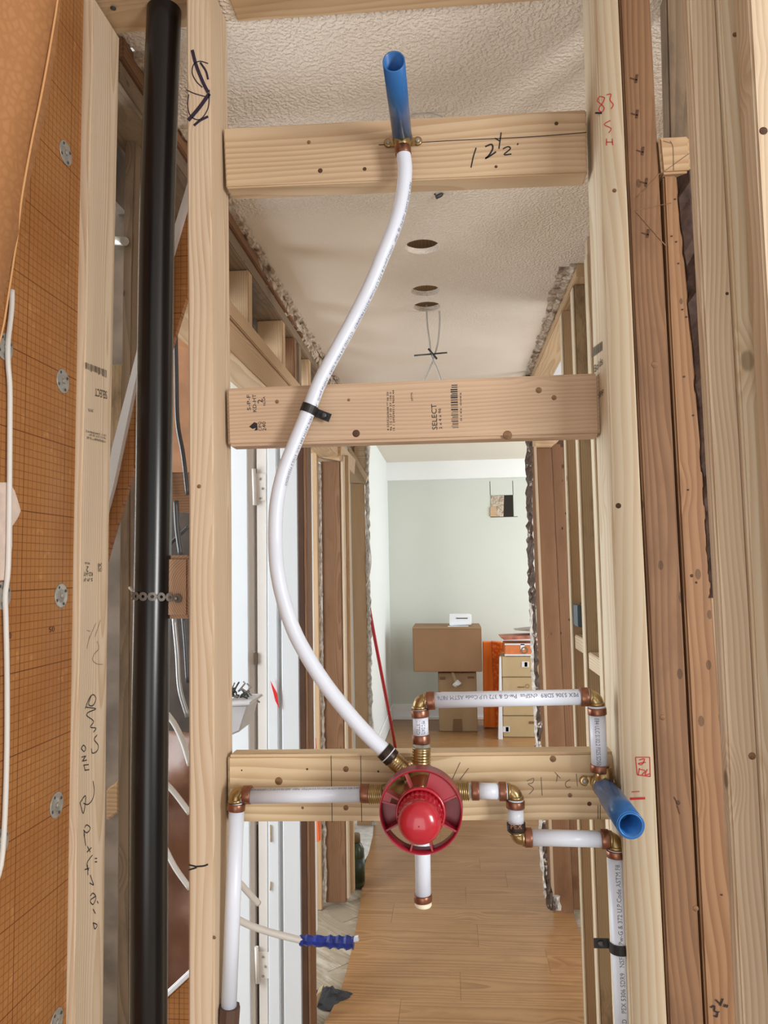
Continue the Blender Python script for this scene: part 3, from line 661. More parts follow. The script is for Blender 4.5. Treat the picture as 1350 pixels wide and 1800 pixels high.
hand(A, fA, [[(176,1090),(166,1120)],[(168,1095),(155,1125)],[(157,1118),(152,1140)],[(170,1127),(173,1140),(165,1150),(162,1160),(170,1167),(180,1168)],[(152,1108),(158,1110)]], .0008, pencil)
# side print on stud C inner face
fC = edge([(1045,0),(1075,900),(1108,1800)], Y0)
lettering('Bolds', fr_side(1046,655,fC)-Vector((.0006,0,0)), fr_side(1060,640,fC)-Vector((.0006,0,0)), .011, (-1,0,0), ink2, C, 'stamp')
lettering('SPF', fr_side(1053,700,fC)-Vector((.0006,0,0)), fr_side(1062,694,fC)-Vector((.0006,0,0)), .008, (-1,0,0), ink, C, 'stamp')
V = []; Fc = []
for i in range(8):
    x = 1041+i*2.4; yb = 612-i*1.7; k = len(V); V += [fr_side(x,yb,fC), fr_side(x+1.2,yb,fC), fr_side(x+1.2,yb+16,fC), fr_side(x,yb+17,fC)]; Fc.append((k,k+1,k+2,k+3))
mesh_obj('barcode', [v-Vector((.0006,0,0)) for v in V], Fc, ink2, C)
# ------------------------------------------------------------ orange backer board on the left side wall
fb = edge([(147,0),(130,900),(116,1800)], Y0-.001)
vs = []; fs = []; zz_ = [2.39-2.385*i/14 for i in range(15)]
for z in zz_:
    x = fb(z); vs += [(x,.42,z),(x,Y0-.001,z),(x-.013,Y0-.001,z),(x-.013,.42,z)]
for i in range(14):
    for k in range(4): fs.append((4*i+k, 4*i+(k+1)%4, 4*i+4+(k+1)%4, 4*i+4+k))
OB = mesh_obj('backer_board', vs, fs+[(3,2,1,0),(56,57,58,59)], kerdi, center=False)
tag(OB, 'orange wall board with printed grid and 50 and 60 marks, left of pale stud', 'wall board')
fo = lambda z: fb(z)
def onb(px, py):
    p = W(px, py, X=-.51)
    for _ in range(4): p = W(px, py, X=fb(p.z))
    return p
for s_, x, y in (('50', 85, 1112), ('60', 9, 1124)):
    lettering(s_, onb(x,y)+Vector((.0006,0,0)), onb(x+10,y-2)+Vector((.0006,0,0)), .0075, (1,0,0), plain('grid_print_'+s_, rgb(84,40,12), .7), OB, 'scale_number')
def washer(px, py, n, lab, r=.017):
    p = onb(px, py); e = empty('washer', p+Vector((.0,0,0)))
    tag(e, lab, 'washer', 'steel washers on the orange board')
    lathe('disc', [(.0002,r),(.0010,r*.985),(.0012,r*.9),(.0006,r*.62),(.0006,r*.5),(.0020,r*.42),(.0020,.0001)], p, (1,0,0), steel, e, 28)
    lathe('screw', [(.0020,.0042),(.0036,.0036),(.0038,.0016),(.0028,.0010)], p, (1,0,0), steel, e, 12)
    for k in range(4):
        a = k*math.pi/2+.5; q = p+Vector((.0010, math.cos(a)*r*.76, math.sin(a)*r*.76))
        lathe('slot', [(0,.0022),(.0006,.0018)], q, (1,0,0), steel_dk, e, 8)
for i, (x, y, lab) in enumerate(((115,269,'topmost steel washer on orange board, high above the others'), (110,670,'steel washer on orange board beside the stud barcode stamp'), (107,1047,'steel washer on orange board just above the 50 mark'), (99,1415,'steel washer on orange board beside the handwritten arrow'), (99,1797,'steel washer cut off by the bottom edge'),
      (8,610,'steel washer over pale cable below hanging orange flap'), (4,1047,'steel washer over pale cable near the 60 mark'), (0,1482,'lowest steel washer over pale cable at left edge'))):
    washer(x, y, i, lab)
cabp = [onb(x, y)+Vector((.0045,0,0)) for x, y in ((15,510),(14,545),(8,600),(8,640),(11,680),(11,760),(10,900),(8,1000),(3,1045),(4,1090),(6,1200),(5,1350),(-2,1500),(-16,1560))]
o = sweep('pale_cable', spline(cabp, 4), .0032, pex_grey, None, 10); tag(o, 'pale grey cable running down the left end of orange board', 'cable')
o = mesh_obj('torn_patch', [onb(x, y)+Vector((.0012,0,0)) for x, y in ((15,848),(24,862),(30,880),(35,898),(30,910),(20,925),(20,960),(14,1005),(8,1020),(-6,1020),(-6,848))]+[onb(x, y)+Vector((.0002,0,0)) for x, y in ((15,848),(24,862),(30,880),(35,898),(30,910),(20,925),(20,960),(14,1005),(8,1020),(-6,1020),(-6,848))],
             [tuple(range(11))]+[(i,(i+1)%11,11+(i+1)%11,11+i) for i in range(11)], plain('torn_pink_white', rgb(214,196,184), .9, var=.15, scale=60), OB)
# hanging flap
fe = [(106,-60),(102,0),(91,70),(80,133),(69,190),(59,237),(48,295),(38,355),(32,410),(25,455),(16,515),(3,590),(-20,650)]
vs = []; fs = []
for i, (x, y) in enumerate(fe):
    p = W(x, y, Y=.80)
    for k in range(7):
        t = k/6; vs.append(p + Vector((-.085*t, -.25*t+.012*math.sin(t*5+i*.4), 0)))
for i in range(len(fe)-1):
    for k in range(6): fs.append((i*7+k, i*7+k+1, (i+1)*7+k+1, (i+1)*7+k))
FL = mesh_obj('membrane_flap', vs, fs, flapm, smooth=True)
md = FL.modifiers.new('thick', 'SOLIDIFY'); md.thickness = .0015
tag(FL, 'blurred orange fleece flap hanging in upper left corner, nearest the camera', 'membrane')
sweep('flap_hem', spline([W(x-1, y, Y=.799) for x, y in fe], 3), .0014, flap_edge, FL, 6)
# ------------------------------------------------------------ black drain pipe, strap
PY = 1.078
dpts = [W(x,y,Y=PY) for x, y in ((290,-20),(281,225),(275,450),(270,900),(263,1350),(261,1800))]; p1 = dpts[-1]; dz = (p1-dpts[-2])
ext = p1 + dz*(p1.z/-dz.z)*.98
BP = sweep('drain_pipe', [dpts[0]+(dpts[0]-dpts[1])*.02]+spline(dpts, 5)+[ext], .0262, abs_black, None, 48); tag(BP, 'glossy black vertical drain pipe between two pale studs', 'pipe')
cp = W(289,2,Y=PY); lathe('coupling', [(-.03,.0265),(-.03,.031),(.03,.031),(.03,.0265)], cp+Vector((.004,.004,.015)), (0,0,1), abs_black, BP, 40)
EB = prism('wood_block', [(290,976),(334,976),(334,1088),(287,1088)], 1.075, 1.19, endgrain, bevel=.006)
tag(EB, 'short block with curved end grain facing camera, behind black pipe strap', 'wood block')
strap = empty('pipe_strap', W(265,1046,Y=1.05)); tag(strap, 'perforated metal strap wrapped round black pipe at mid height', 'strap')
cpx = lambda y: W(266,y,Y=PY)
cen = W(267.5,1046,Y=PY); R_ = .0275; path = []
for a in range(200, 305, 5):
    an = math.radians(a); path.append(Vector((cen.x+R_*math.cos(an), cen.y+R_*math.sin(an), cen.z-.0015*(a-200)/100)))
pe = [W(301,1050,Y=1.072), W(312,1052,Y=1.0725), W(326,1053,Y=1.0725)]
path += pe
L = [0]
for p, q in zip(path[:-1], path[1:]): L.append(L[-1]+(q-p).length)
def onpath(d):
    i = 0
    while i < len(L)-2 and L[i+1] < d: i += 1
    t = (path[i+1]-path[i]).normalized(); return path[i]+t*(d-L[i]), t
nl = int(L[-1]/.0128)
V = []; Fc = []
for k in range(nl+1):
    d0 = .006+k*.0128
    if d0 > L[-1]-.004: break
    sg = 16; base = len(V)
    for j in range(sg):
        a = 2*math.pi*j/sg
        for rr in (.0024, .0067 if abs(math.cos(a)) < .8 else .0064):
            d = d0+rr*math.cos(a); z = rr*math.sin(a)*(1.0 if rr < .004 else (.95 if abs(math.cos(a)) < .8 else .8))
            p, t = onpath(min(max(d, 0), L[-1])); nrm = t.cross(Vector((0,0,1))).normalized()
            if nrm.y > 0: nrm = -nrm
            V += [p+nrm*.0016+Vector((0,0,z)), p+nrm*.0006+Vector((0,0,z))]
    for j in range(sg):
        a0 = base+j*4; a1 = base+((j+1)%sg)*4
        Fc += [(a0,a1,a1+2,a0+2), (a0+2,a1+2,a1+3,a0+3), (a0,a0+1,a1+1,a1)]
mesh_obj('band', V, Fc, plain('strap_steel', rgb(112,106,100), .5, metal=.3, var=.2), strap)
lathe('screw', [(0,.003),(.002,.0025),(.0022,.001)], W(309,1052,Y=1.0705), FN, steel, strap, 10)
sweep('wire_end', [W(228,1033,Y=1.085), W(236,1042,Y=1.07)], .0022, pex_grey, strap, 8)
# ------------------------------------------------------------ things behind the left bay
o = post('wall_stud', [(222,130),(216,450),(211,900),(207,1350),(205,1800)], [(241,130),(233,450),(229,900),(228,1350),(228,1800)], 1.30, 1.385, 0, W(225,128,Y=1.3).z, grey_wood['Z'], n=6)
tag(o, 'weathered brown stud with nail holes just left of black pipe', 'stud')
o = post('insulation_panel', [(190,130),(188,450),(181,900),(176,1350),(174,1800)], [(226,130),(222,450),(218,900),(214,1350),(211,1800)], 1.395, 1.41, 0, W(205,122,Y=1.395).z, foil, n=10, wob=.002)
tag(o, 'silvery foil insulation behind weathered stud', 'insulation')
o = prism('wood_block', [(186,1388),(208,1372),(208,1428),(186,1444)], 1.36, 1.393, pine2['X']); tag(o, 'small pine block against foil insulation, lower left', 'wood block')
o = prism('wood_block', [(193,640),(216,640),(214,870),(196,870)], 1.362, 1.392, mottled); tag(o, 'grey knotty board scrap over foil insulation', 'wood block')
LB = empty('leaning_board', W(200,900,Y=1.22)); tag(LB, 'orange grid board leaning diagonally behind black pipe', 'wall board')
q = [W(x,y,Y=1.22) for x, y in ((344,300),(344,470),(196,950),(160,1080),(170,925),(200,830))]
mesh_obj('board_face', q+[v+Vector((0,.012,0)) for v in q], [tuple(range(6)), tuple(range(6,12))[::-1]]+[(i,6+i,6+(i+1)%6,(i+1)%6) for i in range(6)], kerdi_lean, LB)
q = [W(x,y,Y=1.205) for x, y in ((336,300),(345,300),(241,655),(200,850),(180,925),(180,905),(196,790),(242,610))]
mesh_obj('white_edge', q+[v+Vector((0,.012,0)) for v in q], [tuple(range(8)), tuple(range(8,16))[::-1]]+[(i,8+i,8+(i+1)%8,(i+1)%8) for i in range(8)], labelw, LB)
o = prism('wood_board', [(218,830),(346,830),(346,902),(218,890)], 1.5, 1.54, old['X']); tag(o, 'brown horizontal board behind the black pipe below leaning board', 'board')
o = prism('panel', [(288,520),(346,520),(346,835),(288,835)], 1.70, 1.712, plain('copper_ply', rgb(176,128,92), .6, var=.3, scale=14)); tag(o, 'coppery brown panel seen between black pipe and scribbled stud', 'panel')
# brown plastic sheet with folds
vs = []; fs = []; nx, nz = 8, 40
for j in range(nz+1):
    for i in range(nx+1):
        p = W(280+i*10, 1290+j*12, Y=1.62); vs.append(p+Vector((0, noise.noise(p*9)*.05+random.uniform(-.002,.002), 0)))
for j in range(nz):
    for i in range(nx): fs.append((j*(nx+1)+i, j*(nx+1)+i+1, (j+1)*(nx+1)+i+1, (j+1)*(nx+1)+i))
o = mesh_obj('plastic_sheet', vs, fs, membrane, smooth=True); md = o.modifiers.new('t', 'SOLIDIFY'); md.thickness = .002
tag(o, 'crumpled brown plastic sheet behind the lower black pipe', 'plastic sheet')
o = prism('dark_backdrop', [(222,890),(346,890),(346,1300),(222,1300)], 1.74, 1.76, plain('cavity_shade_junk', rgb(78,66,58), .8, var=.5, scale=16)); tag(o, 'dark backdrop for shaded cavity and clutter behind cables between pipe and stud', 'panel')  # dark sheet paints the shade of the cavity among the clutter
for i, (pts, r, m, lab) in enumerate((
    ([(308,560),(310,650),(312,740),(322,800),(330,870)], .0045, cable_b, 'dark cable hanging above brown board right of black pipe'),
    ([(309,880),(312,930),(318,975)], .0055, cable_b, 'dark cable above the end-grain block'),
    ([(300,955),(316,940),(332,925)], .004, cable_b, 'dark cable crossing diagonally above end-grain block'),
    ([(306,1085),(312,1150),(316,1210),(330,1260)], .005, cable_s, 'silvery cable below end-grain block beside black pipe'),
    ([(322,1085),(326,1130),(330,1200)], .0045, cable_b, 'dark cable below end-grain block beside scribbled stud'),
    ([(294,1255),(308,1275),(322,1305),(334,1345)], .006, pex_grey, 'white cable curving behind black pipe, uppermost of three'),
    ([(290,1375),(308,1395),(334,1430)], .0058, pex_grey, 'white cable slanting over brown plastic sheet, second of three'),
    ([(290,1490),(308,1525),(334,1562)], .0058, pex_grey, 'white cable slanting over brown plastic sheet, third of three'))):
    o = sweep('cable', spline([W(x,y,Y=1.46+.015*i) for x, y in pts], 6), r, m, None, 10); tag(o, lab, 'cable')
o = prism('white_strip', [(285,1750),(345,1694),(345,1706),(285,1762)], 1.50, 1.51, labelw); tag(o, 'white diagonal board edge at bottom beside black pipe', 'trim strip')
o = prism('backer_offcut', [(285,1762),(345,1706),(345,1850),(285,1850)], 1.505, 1.517, gridboard('orange_offcut', 'X', 'Z')); tag(o, 'orange grid board offcut at bottom beside black pipe', 'wall board')
lathe_p = W(209,423,Y=1.37); o = sweep('conduit_stub', [W(199,423,Y=1.38), W(219,424,Y=1.28)], .008, steel, None, 14); tag(o, 'short silver conduit stub on weathered stud', 'conduit')
# ------------------------------------------------------------ salvaged white door and frame
DF = empty('door_frame', W(470,1800,Y=2.05)); tag(DF, 'white painted door in its frame standing left of the hall floor', 'door')
zt_, zb_ = 1.88, -.0
def strip(name, xt, xb, y0, y1, mat, bev=.001):
    "xt=(left,right) at y=790, xb at y=1800"
    return post(name, [(xt[0],790),(xb[0],1800)], [(xt[1],790),(xb[1],1800)], y0, y1, zb_, zt_, mat, DF, bevel=bev)
strip('door_panel', (380,434), (386,440), 2.05, 2.09, white_paint)
strip('jamb', (435,444), (441,449), 2.06, 2.10, cream)
strip('jamb_gap', (444,451), (449,456), 2.088, 2.10, plain('gap_tone', rgb(206,196,188), .7, var=.1, scale=3), 0)
prism('jamb_gap', [(447,1450),(454,1450),(456,1840),(449,1840)], 2.084, 2.087, plain('gap_dark', rgb(96,84,84), .7, var=.3), DF, 0)
strip('jamb', (451,468), (456,471), 2.055, 2.10, cream)
strip('casing', (469,486), (472,493), 2.04, 2.09, white_paint, .003)
strip('casing_groove', (486,492), (493,499), 2.06, 2.09, cream, 0)
strip('casing', (492,523), (499,532), 2.035, 2.09, white_paint, .003)
strip('frame_lumber', (523,533), (532,543), 2.03, 2.10, plain('frame_brown', rgb(84,54,34), .7, var=.3, scale=10))
strip('frame_lumber', (533,538), (543,548), 2.025, 2.10, old['Z'])
for (x, y, s_) in ((447,850,1), (452,1690,1)):
    hp = W(x+2, y, Y=2.05)
    e = mesh_obj('hinge', [W(a,b,Y=2.052) for a, b in ((x+2,y-18),(x+20,y-17),(x+20,y+30),(x+2,y+30))]+[W(a,b,Y=2.058) for a, b in ((x+2,y-18),(x+20,y-17),(x+20,y+30),(x+2,y+30))], HEX, cream, DF)
    sweep('hinge_knuckle', [W(x-1,y-26,Y=2.05), W(x+1,y+38,Y=2.05)], .0055, cream, DF, 10)
    for k in range(3):
        lathe('screw', [(0,.0035),(.001,.003)], W(x+(10,14,10)[k], y-8+k*17, Y=2.051), FN, groove, e, 10)
prism('strike_gap', [(446,1148),(452,1148),(452,1168),(446,1168)], 2.05, 2.056, plain('strike_dark', rgb(90,70,54), .6), DF, 0)
o = mesh_obj('red_tag', [W(x,y,Y=2.03) for x, y in ((475,1196),(487,1218),(491,1246),(484,1232))]+[W(x,y,Y=2.034) for x, y in ((475,1196),(487,1218),(491,1246),(484,1232))], HEX, redtag); tag(o, 'small red pointed tag stuck on white door casing', 'tag')
sweep('chipped_paint', [W(475,1450,Y=2.038), W(476,1480,Y=2.038)], .0015, pine2['Z'], DF, 6); sweep('chipped_paint', [W(476,1550,Y=2.038), W(475,1565,Y=2.038)], .0015, pine2['Z'], DF, 6)
# tote of metal hangers
TB = empty('tote', W(420,1290,Y=1.75)); tag(TB, 'grey-white bin heaped with metal brackets, beside the scribbled stud', 'bin')
prism('bin', [(396,1240),(437,1238),(422,1286),(396,1297)], 1.75, 1.85, plain('bin_grey', rgb(206,206,210), .5), TB, .004)
prism('rim', [(394,1235),(441,1234),(440,1240),(394,1242)], 1.74, 1.86, plain('bin_rim', rgb(220,220,224), .5), TB, .003)
rnd = random.Random(4)
for k in range(34):
    x = 402+rnd.random()*34; y = 1214+rnd.random()*20
    a = W(x,y,Y=1.78+rnd.random()*.05); b = a+Vector((rnd.uniform(-.02,.02), rnd.uniform(-.01,.01), rnd.uniform(-.02,.022))); c = b+Vector((rnd.uniform(-.015,.015),0,rnd.uniform(-.012,.012)))
    sweep('bracket', [a,b,c], .0022, steel_dk if k % 2 else steel, TB, 5)
# white tubes with blue tape
TT = empty('taped_tube', W(420,1615,Y=1.45)); tag(TT, 'white tube crossing to right, end wrapped in blue tape', 'tube')
pt = [W(x,y,Y=Y_) for x, y, Y_ in ((338,1564,1.50),(366,1582,1.42),(395,1598,1.37),(418,1616,1.38),(448,1630,1.40),(490,1643,1.42),(535,1654,1.44))]
sweep('tube', spline(pt,6), .0062, pex_grey, TT, 14)
ptb = [W(x,y,Y=1.44) for x, y in ((527,1653),(545,1653),(575,1655),(600,1656),(622,1657))]
sb = spline(ptb, 5); rs = [.0085+.0035*(i/len(sb))+.0016*math.sin(i*1.9)+random.uniform(-.0008,.0008) for i in range(len(sb))]
sweep('tape', sb, rs, tapeblue, TT, 9, smooth=False)
sweep('tube_end', [W(620,1651,Y=1.44), W(630,1649,Y=1.44)], .0052, pex, TT, 4, smooth=False)
o = sweep('tube', spline([W(x,y,Y=Y_) for x, y, Y_ in ((405,1535,1.36),(424,1555,1.38),(440,1573,1.40),(454,1588,1.42))],6), .0058, pex_grey, None, 14); tag(o, 'short cut white tube above the taped tube', 'tube')
# items on the old floor
bt = empty('bottle', W(627,1556,Z=0)); tag(bt, 'dirty green bottle with ridged cap standing by brown stud', 'bottle')
ub = bt.location; hb = W(627,1465,Y=ub.y).z
lathe('body', [(0,.036),(.01,.040),(hb*.55,.040),(hb*.70,.038),(hb*.80,.026),(hb*.84,.018)], ub, (0,0,1), glass_green, bt, 24)
lathe('cap', [(hb*.84,.021),(hb*.99,.020),(hb,.017)], ub, (0,0,1), cap_b, bt, 20, scal=-.06)
lathe('sleeve', [(hb*.1,.0405),(hb*.55,.0405)], ub, (0,0,1), plain('bottle_sleeve', rgb(44,58,36), .4, var=.4, scale=60), bt, 24)
o = mesh_obj('dust_sheet', [W(x,y,Z=.001) for x, y in ((618,1440),(658,1440),(655,1470),(648,1500),(640,1515),(632,1490),(620,1480))]+[W(x,y,Z=-.006) for x, y in ((618,1440),(658,1440),(655,1470),(648,1500),(640,1515),(632,1490),(620,1480))], [tuple(range(7)), tuple(range(7,14))[::-1]]+[(i,7+i,7+(i+1)%7,(i+1)%7) for i in range(7)], paper); tag(o, 'white dust sheet on the floor behind green bottle', 'sheet')
bk_ = empty('bucket', W(540,1700,Z=0)); bk_.location = Vector((W(506,1640,Y=2.62).x, 2.62, 0)); tag(bk_, 'white bucket with blue rim half hidden by door frame', 'bucket')
zz = W(545,1600,Y=2.62).z
lathe('pail', [(0,.075),(zz-.005,.09),(zz-.005,.084),(.02,.07)], bk_.location, (0,0,1), bucket_w, bk_, 30); lathe('rim_band', [(zz-.045,.0915),(zz,.094),(zz,.088),(zz-.045,.0865),(zz-.045,.0915)], bk_.location, (0,0,1), bucket_b, bk_, 30)
p = W(580,1752,Z=0); vs = []; fs = []; ns, nr = 18, 6
for i in range(nr):
    for k in range(ns):
        a = 2*math.pi*k/ns; t = i/(nr-1); r = .075*(1-t)*(1+.25*math.sin(3*a+i)); vs.append(p+Vector((math.cos(a)*r, math.sin(a)*r*.8, -.010+.035*math.sin(t*1.5)+random.uniform(0,.008))))
for i in range(nr-1):
    for k in range(ns): fs.append((i*ns+k, i*ns+(k+1)%ns, (i+1)*ns+(k+1)%ns, (i+1)*ns+k))
o = mesh_obj('cloth', vs, fs, cloth); tag(o, 'dark crumpled cloth on old floorboards at laminate edge', 'cloth')
o = prism('wood_offcut', [(556,1750),(566,1742),(545,1810),(532,1830)], 2.2, 2.24, mottled); tag(o, 'narrow dusty offcut at bottom beside door frame', 'offcut')
o = prism('orange_bucket_edge', [(543,1300),(553,1300),(562,1480),(551,1480)], 3.1, 3.14, plain('orange_thing', rgb(224,108,60), .6)); tag(o, 'orange strip glimpsed behind the stud right of door frame', 'panel')
# red-handled pole
RP = empty('broom', W(697,1330,Z=0)); tag(RP, 'red-handled pole leaning against white wall end', 'pole')
YR = 4.62
fl_, b = W(697,1325,Z=.01), W(649,1070,Y=5.12); a = fl_
sweep('handle', [fl_, b], .0125, plain('red_handle', rgb(176,34,44), .35), RP, 12)
sweep('grip', [b, b+(b-a).normalized()*.13], .014, plain('grip_dark', rgb(52,60,48), .6), RP, 12)
o = sweep('thin_cable', spline([W(x,y,Y=4.4) for x, y in ((641,900),(645,930),(650,960),(652,990),(648,1015),(644,1030))],5), .003, pex_grey, None, 8); tag(o, 'thin white cable looping off the far pine stud', 'cable')
# ------------------------------------------------------------ boxes in the end room
def carton(name, quad, y0, y1, mat, lab, extras=None, grp=None, ground=False):
    e = empty(name, Vector((W(quad[3][0], quad[3][1], Y=y0).x, y0, W(quad[3][0], quad[3][1], Y=y0).z))); tag(e, lab, 'box', grp)
    prism('carton', quad, y0, y1, mat, e, .006) if not ground else box('carton', W(*quad[3],Y=y0).x, W(*quad[2],Y=y0).x, y0, y1, .002, W(*quad[0],Y=y0).z, mat, e, .006)
    for (q4, m, nm) in (extras or ()): prism(nm, q4, y0-.004, y0-.001, m, e, 0)
    return e
YX = 7.11
carton('cardboard_box', [(725,1102),(846,1102),(848,1181),(727,1181)], YX-.1, YX+.35, card['brown'], 'large brown cardboard box on top, overhanging a narrower one', [([(725,1102),(846,1102),(846,1105),(725,1105)], card['kraft'], 'lid_edge')])
b2_ = carton('cardboard_box', [(770,1183),(839,1183),(840,1286),(772,1286)], YX, YX+.4, card['kraft'], 'tall cardboard box under the large brown box', [([(797,1264),(812,1264),(813,1286),(796,1286)], card['dark'], 'tape'), ([(775,1216),(808,1216),(808,1222),(775,1222)], labelw, 'paper_label'), ([(773,1190),(783,1190),(783,1195),(773,1195)], card['dark'], 'print'), ([(822,1189),(834,1189),(834,1193),(822,1193)], card['dark'], 'print'), ([(793,1182),(798,1182),(803,1196),(800,1202)], card['sand'], 'tape_tail')], None, True)
p = W(803,1202,Y=YX-.03); ragged('crumpled_wrap', [p+Vector((-.025,0,-.02)), p+Vector((0,0,.02)), p+Vector((.02,0,-.01))], .022, labelw, b2_, .4, step=.02)
o = carton('white_box', [(791,1080),(829,1080),(829,1098),(791,1100)], YX-.02, YX+.12, white_box, 'small white box on top of the large brown box', [([(802,1086),(822,1086),(822,1087.5),(802,1087.5)], ink2, 'print'), ([(790,1079),(795,1079),(795,1099),(790,1099)], trim_white, 'end_flap')])
box('paper_sheet', o.location.x-.02, o.location.x+.17, YX-.08, YX-.02, o.location.z-.004, o.location.z+.0, white_box, o, 0)
q = W(848,1128,Y=7.0); og = empty('uncoupling_mat', W(865,1280,Y=7.26)); tag(og, 'bright orange dimpled mat roll standing between the box stacks', 'mat roll')
prism('plain_side', [(849,1129),(864,1129),(872,1279),(851,1279)], 7.26, 7.38, plain('orange_flat', rgb(250,128,28), .6), og, .004)
prism('dimpled_face', [(864,1128),(884,1130),(884,1280),(872,1279)], 7.25, 7.37, foam_orange, og, .004)
zs = [(1154,1190),(1191,1218),(1219,1258),(1259,1296)]
for i, (ya_, yb_) in enumerate(zs):
    x0 = 882+i*.8; x1 = 960
    carton('cardboard_box', [(x0,ya_),(x1,ya_),(x1,yb_),(x0,yb_)], 6.88, 7.2, card['sand'], ['topmost sand cardboard box with small shipping label, right stack', 'second sand cardboard box with printed ring logo, right stack', 'third sand cardboard box crossed by white pipe, right stack', 'lowest sand cardboard box with label at left, right stack'][i],
        [[([(917,1163),(930,1163),(930,1173),(917,1173)], labelw, 'paper_label'), ([(922,1164),(927,1164),(927,1172),(922,1172)], ink2, 'print')], [([(910,1207),(922,1207),(922,1208.5),(910,1208.5)], card['dark'], 'print')], [([(915,1236),(930,1236),(930,1238),(915,1238)], card['dark'], 'print')], [([(884,1277),(896,1277),(896,1287),(884,1287)], labelw, 'paper_label'), ([(889,1278),(894,1278),(894,1286),(889,1286)], ink2, 'print'), ([(930,1268),(940,1268),(940,1272),(930,1272)], card['dark'], 'print')]][i], 'sand boxes in the right stack', i == 3)
lp = W(927,1206,Y=6.877); r = .018
mesh_obj('ring_logo', [lp+Vector((math.cos(a*math.pi/8)*rr, -.002, math.sin(a*math.pi/8)*rr)) for a in range(16) for rr in (r, r*.8)], [(2*i,2*i+1,(2*i+3)%32,(2*i+2)%32) for i in range(16)], card['dark'], [x for x in bpy.data.objects if x.get('label','').startswith('second sand')][0])
o = carton('tool_box', [(887,1131),(960,1131),(960,1152),(887,1152)], 6.88, 7.15, plain('box_orange_print', rgb(222,128,72), .6, var=.2, scale=9), 'orange and white printed box with round emblem on right stack', [([(887,1131),(960,1131),(960,1134),(887,1134)], labelw, 'printed_band'), ([(915,1132),(922,1132),(922,1142),(915,1142)], white_box, 'printed_panel'), ([(887,1150),(960,1150),(960,1153),(887,1153)], labelw, 'printed_band')])
lp = W(922,1143,Y=6.874); r = .032
mesh_obj('round_emblem', [lp+Vector((math.cos(a*math.pi/8)*rr, -.001, math.sin(a*math.pi/8)*rr)) for a in range(16) for rr in (r, r*.65)], [(2*i,2*i+1,(2*i+3)%32,(2*i+2)%32) for i in range(16)], plain('emblem_grey', rgb(112,108,88), .6), o)
o = prism('flat_pack', [(879,1120),(960,1116),(960,1122),(886,1125)], 6.86, 7.15, plain('red_white_pack', rgb(196,120,100), .6, var=.5, scale=14)); tag(o, 'flat red and white packet lying on the printed box', 'packet')
o = prism('foil_bundle', [(905,1108),(940,1104),(960,1106),(960,1112),(908,1115)][:4], 6.9, 7.1, foil); tag(o, 'silvery crumpled bundle at top of right stack', 'bundle')
o = prism('cardboard_sheet', [(878,1156),(881,1154),(884,1300),(876,1300)], 6.80, 6.86, white_box); tag(o, 'thin white sheet leaning at left side of right box stack', 'sheet')
# ------------------------------------------------------------ ceiling items
cw = empty('hanging_cable', W(758,640,Y=2.60)); tag(cw, 'pale cable loop hanging crossed from the farthest ceiling hole', 'cable')
zc = CE+.03
for pts in ([(750,536),(751,570),(755,600),(758,625),(768,648),(776,672)], [(770,536),(773,560),(770,600),(764,625),(757,643),(744,672)]):
    sweep('strand', spline([W(x,y,Y=2.535) for x, y in pts], 5), .0032, pex_grey, cw, 8)
tb = empty('toggle_bolt', W(757,622,Y=2.60)); tag(tb, 'grey metal cross bar tied in the hanging cable', 'bolt')
sweep('bar', [W(728,625,Y=2.525), W(786,620,Y=2.525)], .0028, steel_dk, tb, 8); sweep('bolt', [W(753,613,Y=2.522), W(768,631,Y=2.522)], .0035, steel_dk, tb, 8)
mf = empty('ceiling_bracket', W(769,338,Y=1.70)); tag(mf, 'small grey metal clip hanging from ceiling under top board', 'clip')
a = W(766,331,Y=1.72); sweep('clip', spline([Vector((a.x,1.72,CE-.0)), a+Vector((0,0,-.002)), W(776,341,Y=1.72), W(766,347,Y=1.72)],4), .005, steel_dk, mf, 8)
o = sweep('thin_cable', spline([W(x,y,Y=1.40) for x, y in ((715,208),(725,203),(740,200),(760,201),(778,206))],5), .0018, pex_grey, None, 8); tag(o, 'thin white cable arching just above the top blocking board', 'cable')
# metal electrical box on right wall stud
q = W(1016,1082,X=XR-.02)
eb = empty('electrical_box', q); tag(eb, 'blue-grey metal electrical box fixed to right hall stud', 'electrical box')
prism('box_shell', [(1015,1064),(1028,1066),(1028,1104),(1016,1102)], 2.38, 2.465, steel_box, eb, .002)
prism('box_side', [(1028,1066),(1031,1067),(1031,1103),(1028,1104)], 2.37, 2.46, steel, eb, .001)
sweep('wire', spline([W(x,y,Y=2.38) for x, y in ((1018,1064),(1022,1059),(1028,1061),(1032,1064))],4), .0016, steel_dk, eb, 6)
